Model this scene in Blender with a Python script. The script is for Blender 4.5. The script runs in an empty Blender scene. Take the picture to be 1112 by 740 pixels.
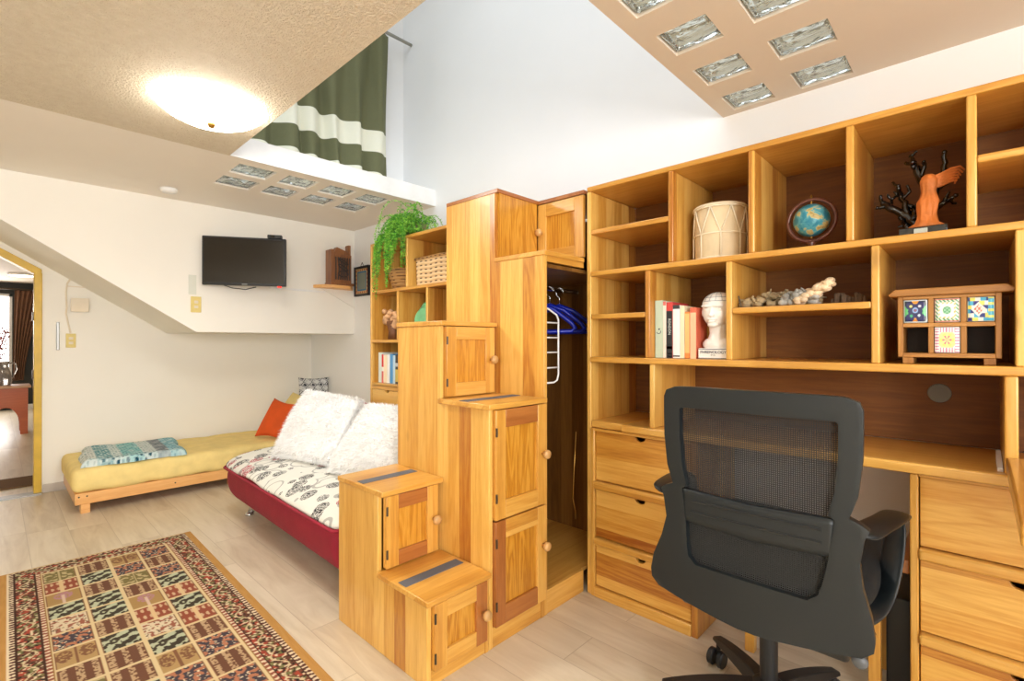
import bpy, bmesh, math, random
from mathutils import Vector, Matrix, noise
C = bpy.context.scene.collection
random.seed(7)
PI = math.pi
sin, cos = math.sin, math.cos

# ------------------------------------------------------------------ colours and materials
def lin(c):
    return tuple(((v/255)/12.92 if v/255 <= .04045 else ((v/255+.055)/1.055)**2.4) for v in c) + (1,)

class NT:
    def __init__(s, name):
        s.m = bpy.data.materials.new(name); s.m.use_nodes = True
        s.t = s.m.node_tree; s.b = s.t.nodes['Principled BSDF']
    def n(s, typ, **kw):
        x = s.t.nodes.new(typ)
        for k, v in kw.items():
            if k in x.inputs.keys() if isinstance(k, str) and not hasattr(x, k) else False: x.inputs[k].default_value = v
            else: setattr(x, k, v)
        return x
    def l(s, a, b): s.t.links.new(a, b)
    def v(s, inp, val): s.b.inputs[inp].default_value = val
    def math(s, op, a, b=None, c=None):
        x = s.t.nodes.new('ShaderNodeMath'); x.operation = op
        for i, q in enumerate((a, b, c)):
            if q is None: continue
            if isinstance(q, (int, float)): x.inputs[i].default_value = q
            else: s.l(q, x.inputs[i])
        return x.outputs[0]
    def ramp(s, fac, stops, interp='LINEAR'):
        r = s.t.nodes.new('ShaderNodeValToRGB'); r.color_ramp.interpolation = interp
        e = r.color_ramp.elements
        while len(e) < len(stops): e.new(.5)
        for q, (p, c) in zip(e, stops): q.position = p; q.color = lin(c)
        s.l(fac, r.inputs[0]); return r.outputs[0]
    def mix(s, fac, a, b, mode='MIX'):
        x = s.t.nodes.new('ShaderNodeMix'); x.data_type = 'RGBA'; x.blend_type = mode
        for q, i in ((fac, 0), (a, 6), (b, 7)):
            if isinstance(q, (int, float)): x.inputs[i].default_value = q
            elif isinstance(q, tuple): x.inputs[i].default_value = q
            else: s.l(q, x.inputs[i])
        return x.outputs[2]
    def coord(s, scale=(1,1,1), rot=(0,0,0)):
        tc = s.t.nodes.new('ShaderNodeTexCoord'); mp = s.t.nodes.new('ShaderNodeMapping')
        mp.inputs['Scale'].default_value = scale; mp.inputs['Rotation'].default_value = rot
        s.l(tc.outputs['Object'], mp.inputs[0]); return mp.outputs[0]
    def noise(s, vec, scale, detail=4, rough=.55, dist=0):
        x = s.t.nodes.new('ShaderNodeTexNoise'); s.l(vec, x.inputs['Vector'])
        x.inputs['Scale'].default_value = scale; x.inputs['Detail'].default_value = detail
        x.inputs['Roughness'].default_value = rough; x.inputs['Distortion'].default_value = dist
        return x.outputs[0]
    def bump(s, h, strength, dist=.01):
        x = s.t.nodes.new('ShaderNodeBump'); x.inputs['Strength'].default_value = strength
        x.inputs['Distance'].default_value = dist; s.l(h, x.inputs['Height']); s.l(x.outputs[0], s.b.inputs['Normal'])

def plain(name, c, rough=.5, metal=0, bump=0, bscale=200, var=0, coat=0, spec=None):
    t = NT(name); t.v('Roughness', rough); t.v('Metallic', metal)
    co = t.coord()
    f = t.noise(co, 9 if var else 5, 3)
    d = tuple(max(0, v*(1-max(var, .04))) for v in c); u = tuple(min(255, v*(1+max(var, .04)*.6)) for v in c)
    t.l(t.ramp(f, [(.3, d), (.7, u)]), t.b.inputs['Base Color'])
    if bump: t.bump(t.noise(co, bscale, 3), bump, .004)
    if coat: t.v('Coat Weight', coat); t.v('Coat Roughness', .1)
    if spec is not None: t.v('Specular IOR Level', spec)
    return t.m

def wood(name, axis, dark, mid, light, rough=.3, plank=.085, planks=.5, coat=.25, stretch=14, sc=3.2):
    """varnished timber, grain along axis 0/1/2, glued from staves of width plank"""
    t = NT(name); t.v('Roughness', rough); t.v('Coat Weight', coat); t.v('Coat Roughness', .12)
    tc = t.n('ShaderNodeTexCoord'); sp = t.n('ShaderNodeSeparateXYZ'); t.l(tc.outputs['Object'], sp.inputs[0])
    oi = t.n('ShaderNodeObjectInfo')
    o = [0,1,2]; o.remove(axis)
    across = t.math('ADD', sp.outputs[o[0]], sp.outputs[o[1]])
    idx = t.math('FLOOR', t.math('DIVIDE', t.math('ADD', across, oi.outputs['Random']), plank))
    wn = t.n('ShaderNodeTexWhiteNoise'); wn.noise_dimensions = '1D'; t.l(idx, wn.inputs['W'])
    cb = t.n('ShaderNodeCombineXYZ')
    for i in range(3):
        s = sp.outputs[i]
        if i == axis: s = t.math('MULTIPLY', s, 1/stretch)
        off = t.math('MULTIPLY', wn.outputs['Value'], 7.0) if i == axis else t.math('MULTIPLY', oi.outputs['Random'], 3.0)
        t.l(t.math('ADD', s, off), cb.inputs[i])
    g1 = t.noise(cb.outputs[0], sc*3.0, 3, .5, 1.2)
    wv = t.n('ShaderNodeMath'); wv.operation = 'SINE'; t.l(t.math('MULTIPLY', g1, 34.0), wv.inputs[0])
    fine = t.noise(cb.outputs[0], sc*45, 3, .6)
    f = t.math('ADD', t.math('MULTIPLY', wv.outputs[0], .12 if sc > 5 else .06), t.math('MULTIPLY', fine, .34))
    f = t.math('ADD', f, t.math('MULTIPLY', wn.outputs['Value'], planks*.55))
    f = t.math('ADD', f, .33-planks*.22)
    col = t.ramp(f, [(.22, dark), (.5, mid), (.8, light)])
    # knots
    vo = t.n('ShaderNodeTexVoronoi'); vo.inputs['Scale'].default_value = 1.0
    cb2 = t.n('ShaderNodeCombineXYZ')
    for i in range(3):
        t.l(t.math('MULTIPLY', t.math('ADD', sp.outputs[i], t.math('MULTIPLY', oi.outputs['Random'], 5.0)), 1.6 if i == axis else 3.6), cb2.inputs[i])
    t.l(cb2.outputs[0], vo.inputs['Vector'])
    k = t.ramp(vo.outputs['Distance'], [(.03, (255,255,255)), (.085, (0,0,0))])
    col = t.mix(t.math('MULTIPLY', k, .6), col, lin(tuple(v*.55 for v in dark)))
    t.l(col, t.b.inputs['Base Color'])
    t.bump(fine, .04, .002)
    return t.m

HD, HM, HL = (180,118,44), (208,152,66), (228,180,96)
RD, RM, RL = (134,76,32), (162,98,46), (182,118,58)
WX = wood('honey_pine_x', 0, HD, HM, HL); WY = wood('honey_pine_y', 1, HD, HM, HL); WZ = wood('honey_pine_z', 2, HD, HM, HL)
WYs = wood('honey_pine_staves_y', 1, (158,88,28), (206,146,58), (232,184,96), plank=.11, planks=1.05)
WZs = wood('honey_pine_staves_z', 2, (168,100,36), (206,150,64), (230,184,98), plank=.075, planks=.8)
RXw = wood('red_pine_x', 0, RD, RM, RL); RZw = wood('red_pine_z', 2, RD, RM, RL)
PZ = wood('figured_pine_z', 2, (156,90,18), (198,136,42), (218,166,70), planks=.1, sc=6)
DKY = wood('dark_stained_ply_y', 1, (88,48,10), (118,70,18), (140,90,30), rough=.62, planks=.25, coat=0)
BEDW = wood('bed_slat_pine', 0, (214,150,84), (232,176,108), (240,192,128), planks=.2, rough=.45, coat=.05)
CHST = wood('chest_rustic', 2, (116,70,26), (160,108,48), (190,138,72), planks=.3, rough=.5, coat=0)
CHSY = wood('chest_rustic_y', 1, (126,78,30), (172,118,54), (200,148,80), planks=.3, rough=.45, coat=.1)
WAL = wood('brown_carved_wood', 2, (96,54,26), (136,84,44), (158,104,60), planks=.3, rough=.4)
TBLW = wood('orange_table_wood', 0, (150,66,22), (184,88,34), (198,104,46), planks=.2)

def wallmat(name, c, bs=.05, sc=60):
    t = NT(name); t.v('Roughness', .7); co = t.coord()
    d = tuple(v*.985 for v in c)
    t.l(t.ramp(t.noise(co, 1.5, 3), [(.3, d), (.7, c)]), t.b.inputs['Base Color'])
    t.bump(t.noise(co, sc, 4), bs, .004); return t.m
WALL = wallmat('white_plaster', (240,241,241))
WARM = wallmat('cream_plaster', (243,240,231))
CEILS = wallmat('smooth_ceiling_paint', (246,240,230))
SLABM = wallmat('slab_pink_paint', (222,208,188))
def popcorn():
    t = NT('rough_cast_ceiling'); t.v('Roughness', .75); co = t.coord()
    n1 = t.noise(co, 90, 3, .6); n2 = t.noise(co, 28, 3, .5)
    t.l(t.ramp(n2, [(.3, (226,213,188)), (.7, (234,223,200))]), t.b.inputs['Base Color'])
    h = t.math('ADD', t.ramp(n1, [(.40, (0,0,0)), (.64, (255,255,255))]), n2)
    t.bump(h, .7, .010); return t.m
POP = popcorn()

def floormat():
    t = NT('pale_oak_laminate'); t.v('Roughness', .32); t.v('Specular IOR Level', .45)
    tc = t.n('ShaderNodeTexCoord'); sp = t.n('ShaderNodeSeparateXYZ'); t.l(tc.outputs['Object'], sp.inputs[0])
    ix = t.math('FLOOR', t.math('DIVIDE', sp.outputs[0], .20))
    w1 = t.n('ShaderNodeTexWhiteNoise'); w1.noise_dimensions = '1D'; t.l(ix, w1.inputs['W'])
    yy = t.math('DIVIDE', t.math('ADD', sp.outputs[1], t.math('MULTIPLY', w1.outputs['Value'], 1.3)), 1.35)
    iy = t.math('FLOOR', yy)
    w2 = t.n('ShaderNodeTexWhiteNoise'); w2.noise_dimensions = '2D'
    cb = t.n('ShaderNodeCombineXYZ'); t.l(ix, cb.inputs[0]); t.l(iy, cb.inputs[1]); t.l(cb.outputs[0], w2.inputs['Vector'])
    fx = t.math('FRACT', t.math('DIVIDE', sp.outputs[0], .20)); fy = t.math('FRACT', yy)
    gx = t.math('LESS_THAN', t.math('ABSOLUTE', t.math('SUBTRACT', fx, .5)), .492)
    gy = t.math('LESS_THAN', t.math('ABSOLUTE', t.math('SUBTRACT', fy, .5)), .4985)
    gap = t.math('MULTIPLY', gx, gy)
    c2 = t.n('ShaderNodeCombineXYZ')
    t.l(sp.outputs[0], c2.inputs[0]); t.l(t.math('ADD', t.math('MULTIPLY', sp.outputs[1], .13), t.math('MULTIPLY', w2.outputs['Value'], 9.)), c2.inputs[1])
    g = t.noise(c2.outputs[0], 16, 5, .6, .8); g2 = t.noise(c2.outputs[0], 4, 3, .5, .5)
    f = t.math('ADD', t.math('MULTIPLY', g, .55), t.math('ADD', t.math('MULTIPLY', g2, .35), t.math('MULTIPLY', t.math('SUBTRACT', w2.outputs['Value'], .5), .18)))
    col = t.ramp(f, [(.28, (186,168,142)), (.46, (208,194,170)), (.62, (220,208,186))])
    col = t.mix(gap, lin((184,168,144)), col)
    t.l(col, t.b.inputs['Base Color']); t.bump(gap, .15, .002); return t.m
FLOOR = floormat()
WHITE = plain('white_paint', (240,240,238), .45)
BLACKP = plain('black_plastic', (26,28,30), .42, bump=.08, bscale=500)
CHAIRP = plain('charcoal_plastic', (23,29,32), .38, bump=.1, bscale=600)
CHAIRD = plain('dark_seat_fabric', (16,18,19), .9, bump=.4, bscale=700)
CHROME = plain('chrome', (205,205,205), .16, 1)
BRASS = plain('brass', (180,140,70), .3, 1)
GRIP = plain('dark_grey_grip_tape', (98,102,110), .8, bump=.5, bscale=900)
KNOB = plain('knob_wood', (206,160,100), .35, var=.1, coat=.3)
IRON = plain('dark_hinge_metal', (88,78,66), .4, .8)
RED = plain('crimson_sofa_fabric', (150,22,48), .75, bump=.35, bscale=500, var=.05)
YEL = plain('yellow_sheet_cotton', (240,216,142), .8, bump=.25, bscale=30, var=.03)
ORG = plain('orange_cushion_fabric', (216,84,20), .85, bump=.3, bscale=400, var=.05)
FUR = plain('white_long_pile', (253,252,249), .9, var=.02)
SCRN = plain('tv_screen_glass', (22,17,12), .18, spec=.6)
YFR = plain('yellow_door_paint', (214,176,58), .4, var=.06)
YSW = plain('yellowed_switch_plastic', (226,206,128), .5, var=.08)
CREAMP = plain('cream_plastic', (232,220,198), .5)
GREYM = plain('brushed_grey_metal', (160,160,156), .35, .8)
PLAST = plain('white_plaster_bust', (240,236,228), .35, coat=.3)
BLUE = plain('blue_hanger_plastic', (14,40,190), .35)
BLKG = plain('glossy_black_coral', (10,12,14), .12, coat=.6)
TERRA = plain('orange_terracotta', (216,124,54), .6, bump=.5, bscale=90, var=.15)
RODM = plain('grey_rod', (150,150,140), .4, .3)

def glassmat():
    t = NT('wavy_block_glass'); t.v('Base Color', (.86,.93,.88,1)); t.v('Roughness', .08); t.v('Transmission Weight', .92); t.v('IOR', 1.45)
    co = t.coord((1,.35,1), (0,0,.6)); t.bump(t.noise(co, 16, 2, .4, 1.5), .7, .03); return t.m
GLASS = glassmat()
def emit(name, c, s):
    t = NT(name); t.v('Base Color', lin(c)); t.v('Emission Color', lin(c)); t.v('Emission Strength', s); return t.m

# ------------------------------------------------------------------ mesh builder
class MB:
    def __init__(s): s.v = []; s.f = []; s.c = None
    def add(s, vs, fs):
        o = len(s.v); s.v += [tuple(p) for p in vs]; s.f += [tuple(i+o for i in f) for f in fs]; return s
    def box(s, x0, x1, y0, y1, z0, z1):
        x0, x1 = min(x0,x1), max(x0,x1); y0, y1 = min(y0,y1), max(y0,y1); z0, z1 = min(z0,z1), max(z0,z1)
        return s.add([(x,y,z) for x in (x0,x1) for y in (y0,y1) for z in (z0,z1)],
            [(0,1,3,2),(4,6,7,5),(0,4,5,1),(2,3,7,6),(0,2,6,4),(1,5,7,3)])
    def prism(s, pts, axis, a, b):
        """pts: 2D outline in the other two axes (in xyz order), extruded along axis from a to b"""
        def P(p, t):
            q = list(p); q.insert(axis, t); return tuple(q)
        n = len(pts)
        return s.add([P(p,a) for p in pts]+[P(p,b) for p in pts],
            [tuple(range(n))[::-1], tuple(range(n,2*n))]+[(i,(i+1)%n,n+(i+1)%n,n+i) for i in range(n)])
    def tube(s, pts, r, seg=8, cap=True, sq=False):
        pts = [Vector(p) for p in pts]; rs = r if isinstance(r, (list, tuple)) else [r]*len(pts)
        vs = []; fs = []; n = len(pts); prev = None
        for i, p in enumerate(pts):
            d = (pts[min(i+1,n-1)]-pts[max(i-1,0)]).normalized()
            if prev is None:
                up = Vector((0,0,1)) if abs(d.z) < .9 else Vector((1,0,0))
                u = d.cross(up).normalized()
            else:
                u = (prev - d*prev.dot(d)).normalized()
            prev = u; w = d.cross(u)
            for k in range(seg):
                a = 2*PI*k/seg + (PI/4 if sq else 0); vs.append(p+(u*cos(a)+w*sin(a))*rs[i])
        for i in range(n-1):
            for k in range(seg):
                fs.append((i*seg+k, i*seg+(k+1)%seg, (i+1)*seg+(k+1)%seg, (i+1)*seg+k))
        if cap: fs.append(tuple(range(seg))[::-1]); fs.append(tuple(range((n-1)*seg, n*seg)))
        return s.add(vs, fs)
    def lathe(s, prof, c, axis=2, seg=24):
        vs = []; fs = []
        for (r, h) in prof:
            for k in range(seg):
                a = 2*PI*k/seg; p = [r*cos(a), r*sin(a)]; p.insert(axis, h)
                vs.append((c[0]+p[0], c[1]+p[1], c[2]+p[2]))
        for i in range(len(prof)-1):
            for k in range(seg): fs.append((i*seg+k, i*seg+(k+1)%seg, (i+1)*seg+(k+1)%seg, (i+1)*seg+k))
        fs.append(tuple(range(seg))[::-1]); fs.append(tuple(range((len(prof)-1)*seg, len(prof)*seg)))
        return s.add(vs, fs)
    def ball(s, c, r, seg=16, ring=10):
        r = r if isinstance(r, (tuple, list)) else (r,r,r); vs = []; fs = []
        for i in range(ring+1):
            t = PI*i/ring
            for k in range(seg):
                a = 2*PI*k/seg; vs.append((c[0]+r[0]*sin(t)*cos(a), c[1]+r[1]*sin(t)*sin(a), c[2]-r[2]*cos(t)))
        for i in range(ring):
            for k in range(seg): fs.append((i*seg+k, i*seg+(k+1)%seg, (i+1)*seg+(k+1)%seg, (i+1)*seg+k))
        return s.add(vs, fs)
    def grid(s, nx, ny, fn, thick=None):
        s.add([fn(i/nx, j/ny) for j in range(ny+1) for i in range(nx+1)],
              [(j*(nx+1)+i, j*(nx+1)+i+1, (j+1)*(nx+1)+i+1, (j+1)*(nx+1)+i) for j in range(ny) for i in range(nx)]); return s
    def build(s, name, mat, parent=None, bevel=0, smooth=False, sub=0, seg=2, fixn=True, solid=0):
        off = Vector((0,0,0)); p = parent
        while p is not None: off += p.location; p = p.parent
        me = bpy.data.meshes.new(name)
        loc = off
        if parent is None:
            xs = [v[0] for v in s.v]; ys = [v[1] for v in s.v]; zs = [v[2] for v in s.v]
            loc = Vector(((min(xs)+max(xs))/2, (min(ys)+max(ys))/2, min(zs)))
        me.from_pydata([(v[0]-loc.x, v[1]-loc.y, v[2]-loc.z) for v in s.v], [], s.f)
        bm = bmesh.new(); bm.from_mesh(me)
        bmesh.ops.remove_doubles(bm, verts=bm.verts, dist=1e-6)
        if fixn: bmesh.ops.recalc_face_normals(bm, faces=bm.faces)
        bm.to_mesh(me); bm.free()
        if isinstance(mat, (list, tuple)):
            for m in mat: me.materials.append(m)
        else: me.materials.append(mat)
        o = bpy.data.objects.new(name, me); C.objects.link(o)
        if parent is None: o.location = loc
        else: o.parent = parent
        if smooth:
            for q in me.polygons: q.use_smooth = True
        if solid:
            m = o.modifiers.new('s', 'SOLIDIFY'); m.thickness = solid; m.offset = 0
        if bevel:
            m = o.modifiers.new('b', 'BEVEL'); m.width = bevel; m.segments = seg; m.limit_method = 'ANGLE'; m.angle_limit = .6
            m.harden_normals = False
            for q in me.polygons: q.use_smooth = True
            try: me.set_sharp_from_angle(angle=.7)
            except Exception: pass
        if sub:
            m = o.modifiers.new('u', 'SUBSURF'); m.levels = sub; m.render_levels = sub
        return o

def thing(name, label, cat, loc=(0,0,0), group=None):
    o = bpy.data.objects.new(name, None); C.objects.link(o); o.location = loc; o.empty_display_size = .1
    o['label'] = label; o['category'] = cat
    if group: o['group'] = group
    return o
def tag(o, label, cat, group=None):
    o['label'] = label; o['category'] = cat
    if group: o['group'] = group
    return o
def struct(o, label=None):
    o['kind'] = 'structure'
    if label: o['label'] = label
    return o
def B(name, mat, parent, *b, bevel=0, **kw):
    return MB().box(*b).build(name, mat, parent, bevel, **kw)
def text_obj(name, s, size, mat, parent, loc, rot, align='CENTER'):
    cu = bpy.data.curves.new(name, 'FONT'); cu.body = s; cu.size = size; cu.extrude = .0006; cu.align_x = align; cu.align_y = 'CENTER'
    tmp = bpy.data.objects.new(name+'_tmp', cu); C.objects.link(tmp)
    bpy.context.view_layer.update()
    me = bpy.data.meshes.new_from_object(tmp.evaluated_get(bpy.context.evaluated_depsgraph_get()))
    bpy.data.objects.remove(tmp); me.materials.clear(); me.materials.append(mat)
    off = Vector((0,0,0)); p = parent
    while p is not None: off += p.location; p = p.parent
    M = Matrix.Translation(Vector(loc)-off) @ rot.to_4x4()
    me.transform(M)
    o = bpy.data.objects.new(name, me); C.objects.link(o); o.parent = parent
    return o
# text facing -X, reading towards -Y
FACE_MX = Matrix(((0,0,-1),(-1,0,0),(0,1,0)))

# ------------------------------------------------------------------ room measures
XS, XW = 2.045, 2.55            # bookcase fronts, right-hand long wall
Y1, Y2 = 1.445, 1.765           # planes of the two rows of stair doors
X0, XA, XB = 1.075, 1.385, 1.732
CZ, ST = 2.39, 2.52             # underside and top of the mezzanine slabs
XE, YF, YE = .99, 3.32, .945    # edges of the stair void
YT, YL = 4.66, 5.65             # upper and lower (alcove) end wall
XL, YB = -2.3, -1.9
UZ = 4.7

def slab(name, mat, xs, ys, holes, z0, z1):
    m = MB()
    for i in range(len(xs)-1):
        for j in range(len(ys)-1):
            if (i, j) in holes: continue
            m.box(xs[i], xs[i+1], ys[j], ys[j+1], z0, z1)
    m2 = MB(); m2.v = m.v
    # drop internal faces shared by neighbours
    seen = {}
    for f in m.f:
        k = tuple(sorted(tuple(round(c, 5) for c in m.v[i]) for i in f)); seen.setdefault(k, []).append(f)
    m2.f = [v[0] for v in seen.values() if len(v) == 1]
    return m2.build(name, mat)

struct(MB().box(XL, 3.4, YB, YL+.06, -.06, 0).build('floor', FLOOR))
# right-hand long wall, rises through the void
struct(MB().box(XW, XW+.12, YB, YL+.1, 0, UZ).build('wall_right', WALL))
struct(MB().box(XL-.12, XL, YB, YL+.1, 0, CZ).build('wall_left', WARM))
# wall behind the viewer; its two unseen windows are added to bring in daylight
m = MB(); m.box(XL-.12, XW+.12, YB-.12, YB, 0, .9); m.box(XL-.12, XW+.12, YB-.12, YB, 2.2, CZ)
for a, b in ((XL-.12,-1.7),(-.3,.5),(1.9,XW+.12)): m.box(a, b, YB-.12, YB, .9, 2.2)
struct(m.build('wall_back', WARM))
for k, (a, b) in enumerate(((-1.7,-.3),(.5,1.9))):
    w = MB()
    for q in ((a,b,.9,.95),(a,b,2.15,2.2),(a,a+.05,.9,2.2),(b-.05,b,.9,2.2),((a+b)/2-.02,(a+b)/2+.02,.9,2.2)): w.box(q[0], q[1], YB-.09, YB-.03, q[2], q[3])
    struct(w.build('window_%d' % (k+1), WHITE))
# end wall: alcove wall with doorway under the slope, and the sloping box above
SL = (1.338-2.056)/(1.136-.035)
def sz(x): return 2.056 + SL*(x-.035)
DX0, DX1 = -.75, .275           # doorway
dt = lambda x: sz(x)-.045
pts = [(DX1,0),(XW,0),(XW,CZ),(XL,CZ),(XL,0),(DX0,0),(DX0,min(dt(DX0),2.3)),(DX0+.3,min(dt(DX0+.3),2.3)),(DX1,dt(DX1))]
m = MB(); m.prism(pts, 1, YL, YL+.1); struct(m.build('wall_end', WARM))
xk = .035 + (CZ-2.056)/SL
m = MB(); m.prism([(xk,CZ),(1.147,1.335),(XW,1.335),(XW,CZ)], 1, YT, YL-.001)
struct(m.build('wall_overhang', WARM))
# yellow door frame
m = MB()
fw = .05
xt = DX0+.3
top = [(DX1,dt(DX1)),(xt,min(dt(xt),2.3)),(DX0,2.3)]
m.box(DX1-.045, DX1+.003, YL-.019, YL+.119, 0, dt(DX1)-.03)
m.box(DX0-.003, DX0+.045, YL-.02, YL+.12, 0, 2.26)
for (a, b) in zip(top[:-1], top[1:]):
    m.prism([a, b, (b[0], b[1]-.065), (a[0], a[1]-.065)], 1, YL-.02, YL+.12)
fr = struct(m.build('door_1', YFR, bevel=.004))
h = MB(); h.box(DX1-.055, DX1-.04, YL+.02, YL+.06, 1.43, 1.50); h.box(DX1-.055, DX1-.04, YL+.02, YL+.06, .95, 1.02); h.build('hinge', IRON, fr)
struct(MB().box(DX0, DX1, YL-.06, YL+.05, .0, .012).build('trim_1', GREYM))
m = MB(); m.box(DX1+.01, XW, YL-.016, YL, 0, .07); struct(m.build('baseboard_end', plain('grey_baseboard', (196,188,178), .5), bevel=.003))

# slabs of the mezzanine
struct(MB().box(XL, XE, YB, YF, CZ, ST).build('ceiling', POP))
bx = [1.079,1.31,1.389,1.595,1.70,1.93,2.03,2.26,2.35]
gxs = [XL,1.079,1.312,1.39,1.60,1.685,1.895,1.975,2.185,XW]
gys = [YF,3.42,3.64,3.74,3.97,YL]
slab('ceiling_far', CEILS, gxs, gys, {(i,j) for i in (1,3,5,7) for j in (1,3)}, CZ, ST)['kind'] = 'structure'
far = bpy.data.objects['ceiling_far']
m = MB(); m.box(XE, XW, YF-.012, YF, CZ-.0005, ST+.004); m.box(XE-.012, XE, YE, YF, CZ+.002, ST+.004)
struct(m.build('trim_2', WHITE))
hxs = [XE,1.06,1.24,1.38,1.56,1.70,1.873,2.02,2.19,2.33,2.508,XW]
hys = [YB,-.4,-.21,-.04,.14,.388,.585,.69,.875,YE]
hol = {(i,j) for i in (1,3,5,7,9) for j in (5,7)}
struct(slab('ceiling_near', SLABM, hxs, hys, hol, CZ, ST))
def glass_block(x0, x1, y0, y1, label, group):
    m = MB(); g = .004
    m.box(x0+g, x1-g, y0+g, y1-g, CZ+.006, CZ+.075)
    tag(m.build('glass_block', GLASS, bevel=.012), label, 'glass block', group)
for i in (1,3,5,7,9):
    for j in (5,7):
        n = {9:'beside the white wall',7:'second from the white wall',5:'third from the white wall',3:'fourth from the white wall',1:'fifth from the white wall'}[i]
        glass_block(hxs[i], hxs[i+1], hys[j], hys[j+1], 'glass block over the bookcase, %s, row %s the stairwell' % (n, 'along' if j == 7 else 'away from'), 'glass blocks over the bookcase')
for a, i in enumerate((1,3,5,7)):
    for j in (1,3):
        n = ('first from the ceiling lamp','second from the ceiling lamp','third from the ceiling lamp','nearest the hanging plant')[a]
        glass_block(gxs[i], gxs[i+1], gys[j], gys[j+1], 'glass block above the bed, %s, %s row' % (n, 'curtain side' if j == 1 else 'television side'), 'glass blocks over the bed')

# upper storey seen through the void
struct(MB().box(XL, XW+.12, 3.78, 3.9, ST, UZ).build('wall_upper_end', WALL))
struct(MB().box(XL-.1, XL, YB, 3.9, ST, UZ).build('wall_upper_left', WALL))
struct(MB().box(XL-.1, XW+.12, YB-.1, YB, ST, UZ).build('wall_upper_back', WALL))
m = MB(); sk = (-1.2, 1.8, -.3, 3.1)
m.box(XL-.1, XW+.12, YB-.1, sk[2], UZ, UZ+.1); m.box(XL-.1, XW+.12, sk[3], 3.9, UZ, UZ+.1)
m.box(XL-.1, sk[0], sk[2], sk[3], UZ, UZ+.1); m.box(sk[1], XW+.12, sk[2], sk[3], UZ, UZ+.1)
struct(m.build('ceiling_upper', WALL))
# ------------------------------------------------------------------ curtain upstairs
CG, CWH = (104,106,74), (232,232,214)
def curtmat():
    t = NT('olive_curtain_with_cream_stripes'); t.v('Roughness', .85)
    tc = t.n('ShaderNodeTexCoord'); sp = t.n('ShaderNodeSeparateXYZ'); t.l(tc.outputs['Object'], sp.inputs[0])
    z = sp.outputs[2]
    c = t.ramp(t.math('DIVIDE', z, 1.4), [(0, CWH), (.068, CG), (.19, CWH), (.318, CG), (.955, CWH)], 'CONSTANT')
    n = t.noise(t.coord(), 300, 2)
    t.l(t.mix(.12, c, t.ramp(n, [(.3,(0,0,0)),(.7,(255,255,255))]), 'OVERLAY'), t.b.inputs['Base Color'])
    t.v('Transmission Weight', 0); return t.m
ct = thing('curtain', 'olive green curtain with cream stripes hanging in the upstairs window', 'curtain', (1.6, 3.66, 2.56))
def cf(u, v):
    x = .75 + u*1.56; fold = .042*sin(u*52+.8*sin(v*3+u*9)) + .02*sin(u*21+1)
    return (x + .012*sin(v*5+u*40), 3.64 + fold*(1-.35*v), 2.54 + v*1.32 + .022*sin(u*31)*(1-v))
MB().grid(220, 30, cf).build('fabric', curtmat(), ct, smooth=True, solid=.004, fixn=False)
t = MB(); t.tube([(.6,3.655,3.885),(2.549,3.655,3.885)], .014, 10)
tag(t.build('curtain_rod', RODM), 'grey rod above the olive curtain, running into the white wall', 'curtain rod')

# ------------------------------------------------------------------ ceiling lamp, smoke detector
lt = thing('ceiling_lamp', 'round frosted dome lamp glowing on the rough ceiling', 'lamp', (.72, 2.68, CZ))
m = MB(); m.lathe([(.17,-.018),(.17,0)], (.72,2.68,CZ)); m.build('base', WHITE, lt)
m = MB(); m.lathe([(.012,-.088),(.08,-.084),(.14,-.070),(.19,-.046),(.225,-.018),(.215,-.006)], (.72,2.68,CZ), seg=40); m.build('lamp_shade', emit('lit_frosted_glass', (255,250,240), 20), lt, smooth=True)
m = MB(); m.lathe([(.003,-.110),(.012,-.106),(.016,-.096),(.022,-.087)], (.72,2.68,CZ), seg=16); m.build('finial', BRASS, lt, smooth=True)
m = MB(); m.lathe([(.005,-.032),(.042,-.030),(.052,-.02),(.055,0)], (.895,4.36,CZ), seg=32)
tag(m.build('smoke_detector', WHITE, smooth=True), 'small round white smoke detector on the ceiling near the end wall', 'detector')

# ------------------------------------------------------------------ stair cabinets
def knob(p, c, axis=1, s=1):
    m = MB()
    pr = [(.007,0),(.008,-.012),(.017,-.018),(.021,-.027),(.018,-.036),(.008,-.040)]
    m.lathe([(r*s, h*s) for r, h in pr], c, axis, 16); m.build('knob', KNOB, p, smooth=True)
def panel_door(root, x0, x1, z0, z1, y, rails=None, stiles=None, knobz=None, label=None, panel=None, knobx=None):
    """frame-and-panel door facing -Y"""
    rails = rails or WX; stiles = stiles or (WZ, WZ)
    w = .058 if x1-x0 < .34 else .062; r = .06 if z1-z0 < .35 else .075
    d = MB(); d.box(x0+w-.004, x1-w+.004, y-.006, y+.008, z0+r-.004, z1-r+.004)
    do = d.build('door', panel or PZ, root)
    if label: do['label'] = label
    B('stile', stiles[0], do, x0, x0+w, y-.018, y+.008, z0, z1, bevel=.002); B('stile', stiles[1], do, x1-w, x1, y-.018, y+.008, z0, z1, bevel=.002)
    rb, rt = rails if isinstance(rails, tuple) else (rails, rails)
    B('rail', rb, do, x0+w, x1-w, y-.018, y+.008, z0, z0+r, bevel=.002); B('rail', rt, do, x0+w, x1-w, y-.018, y+.008, z1-r, z1, bevel=.002)
    knob(do, (knobx if knobx else x1-w*.45, y-.018, knobz if knobz else z0+(z1-z0)*.5))
    for hz in (z0+(z1-z0)*.2, z0+(z1-z0)*.8):
        MB().tube([(x0+.002, y-.02, hz-.018), (x0+.002, y-.02, hz+.018)], .0045, 8).build('hinge', IRON, do)
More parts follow.
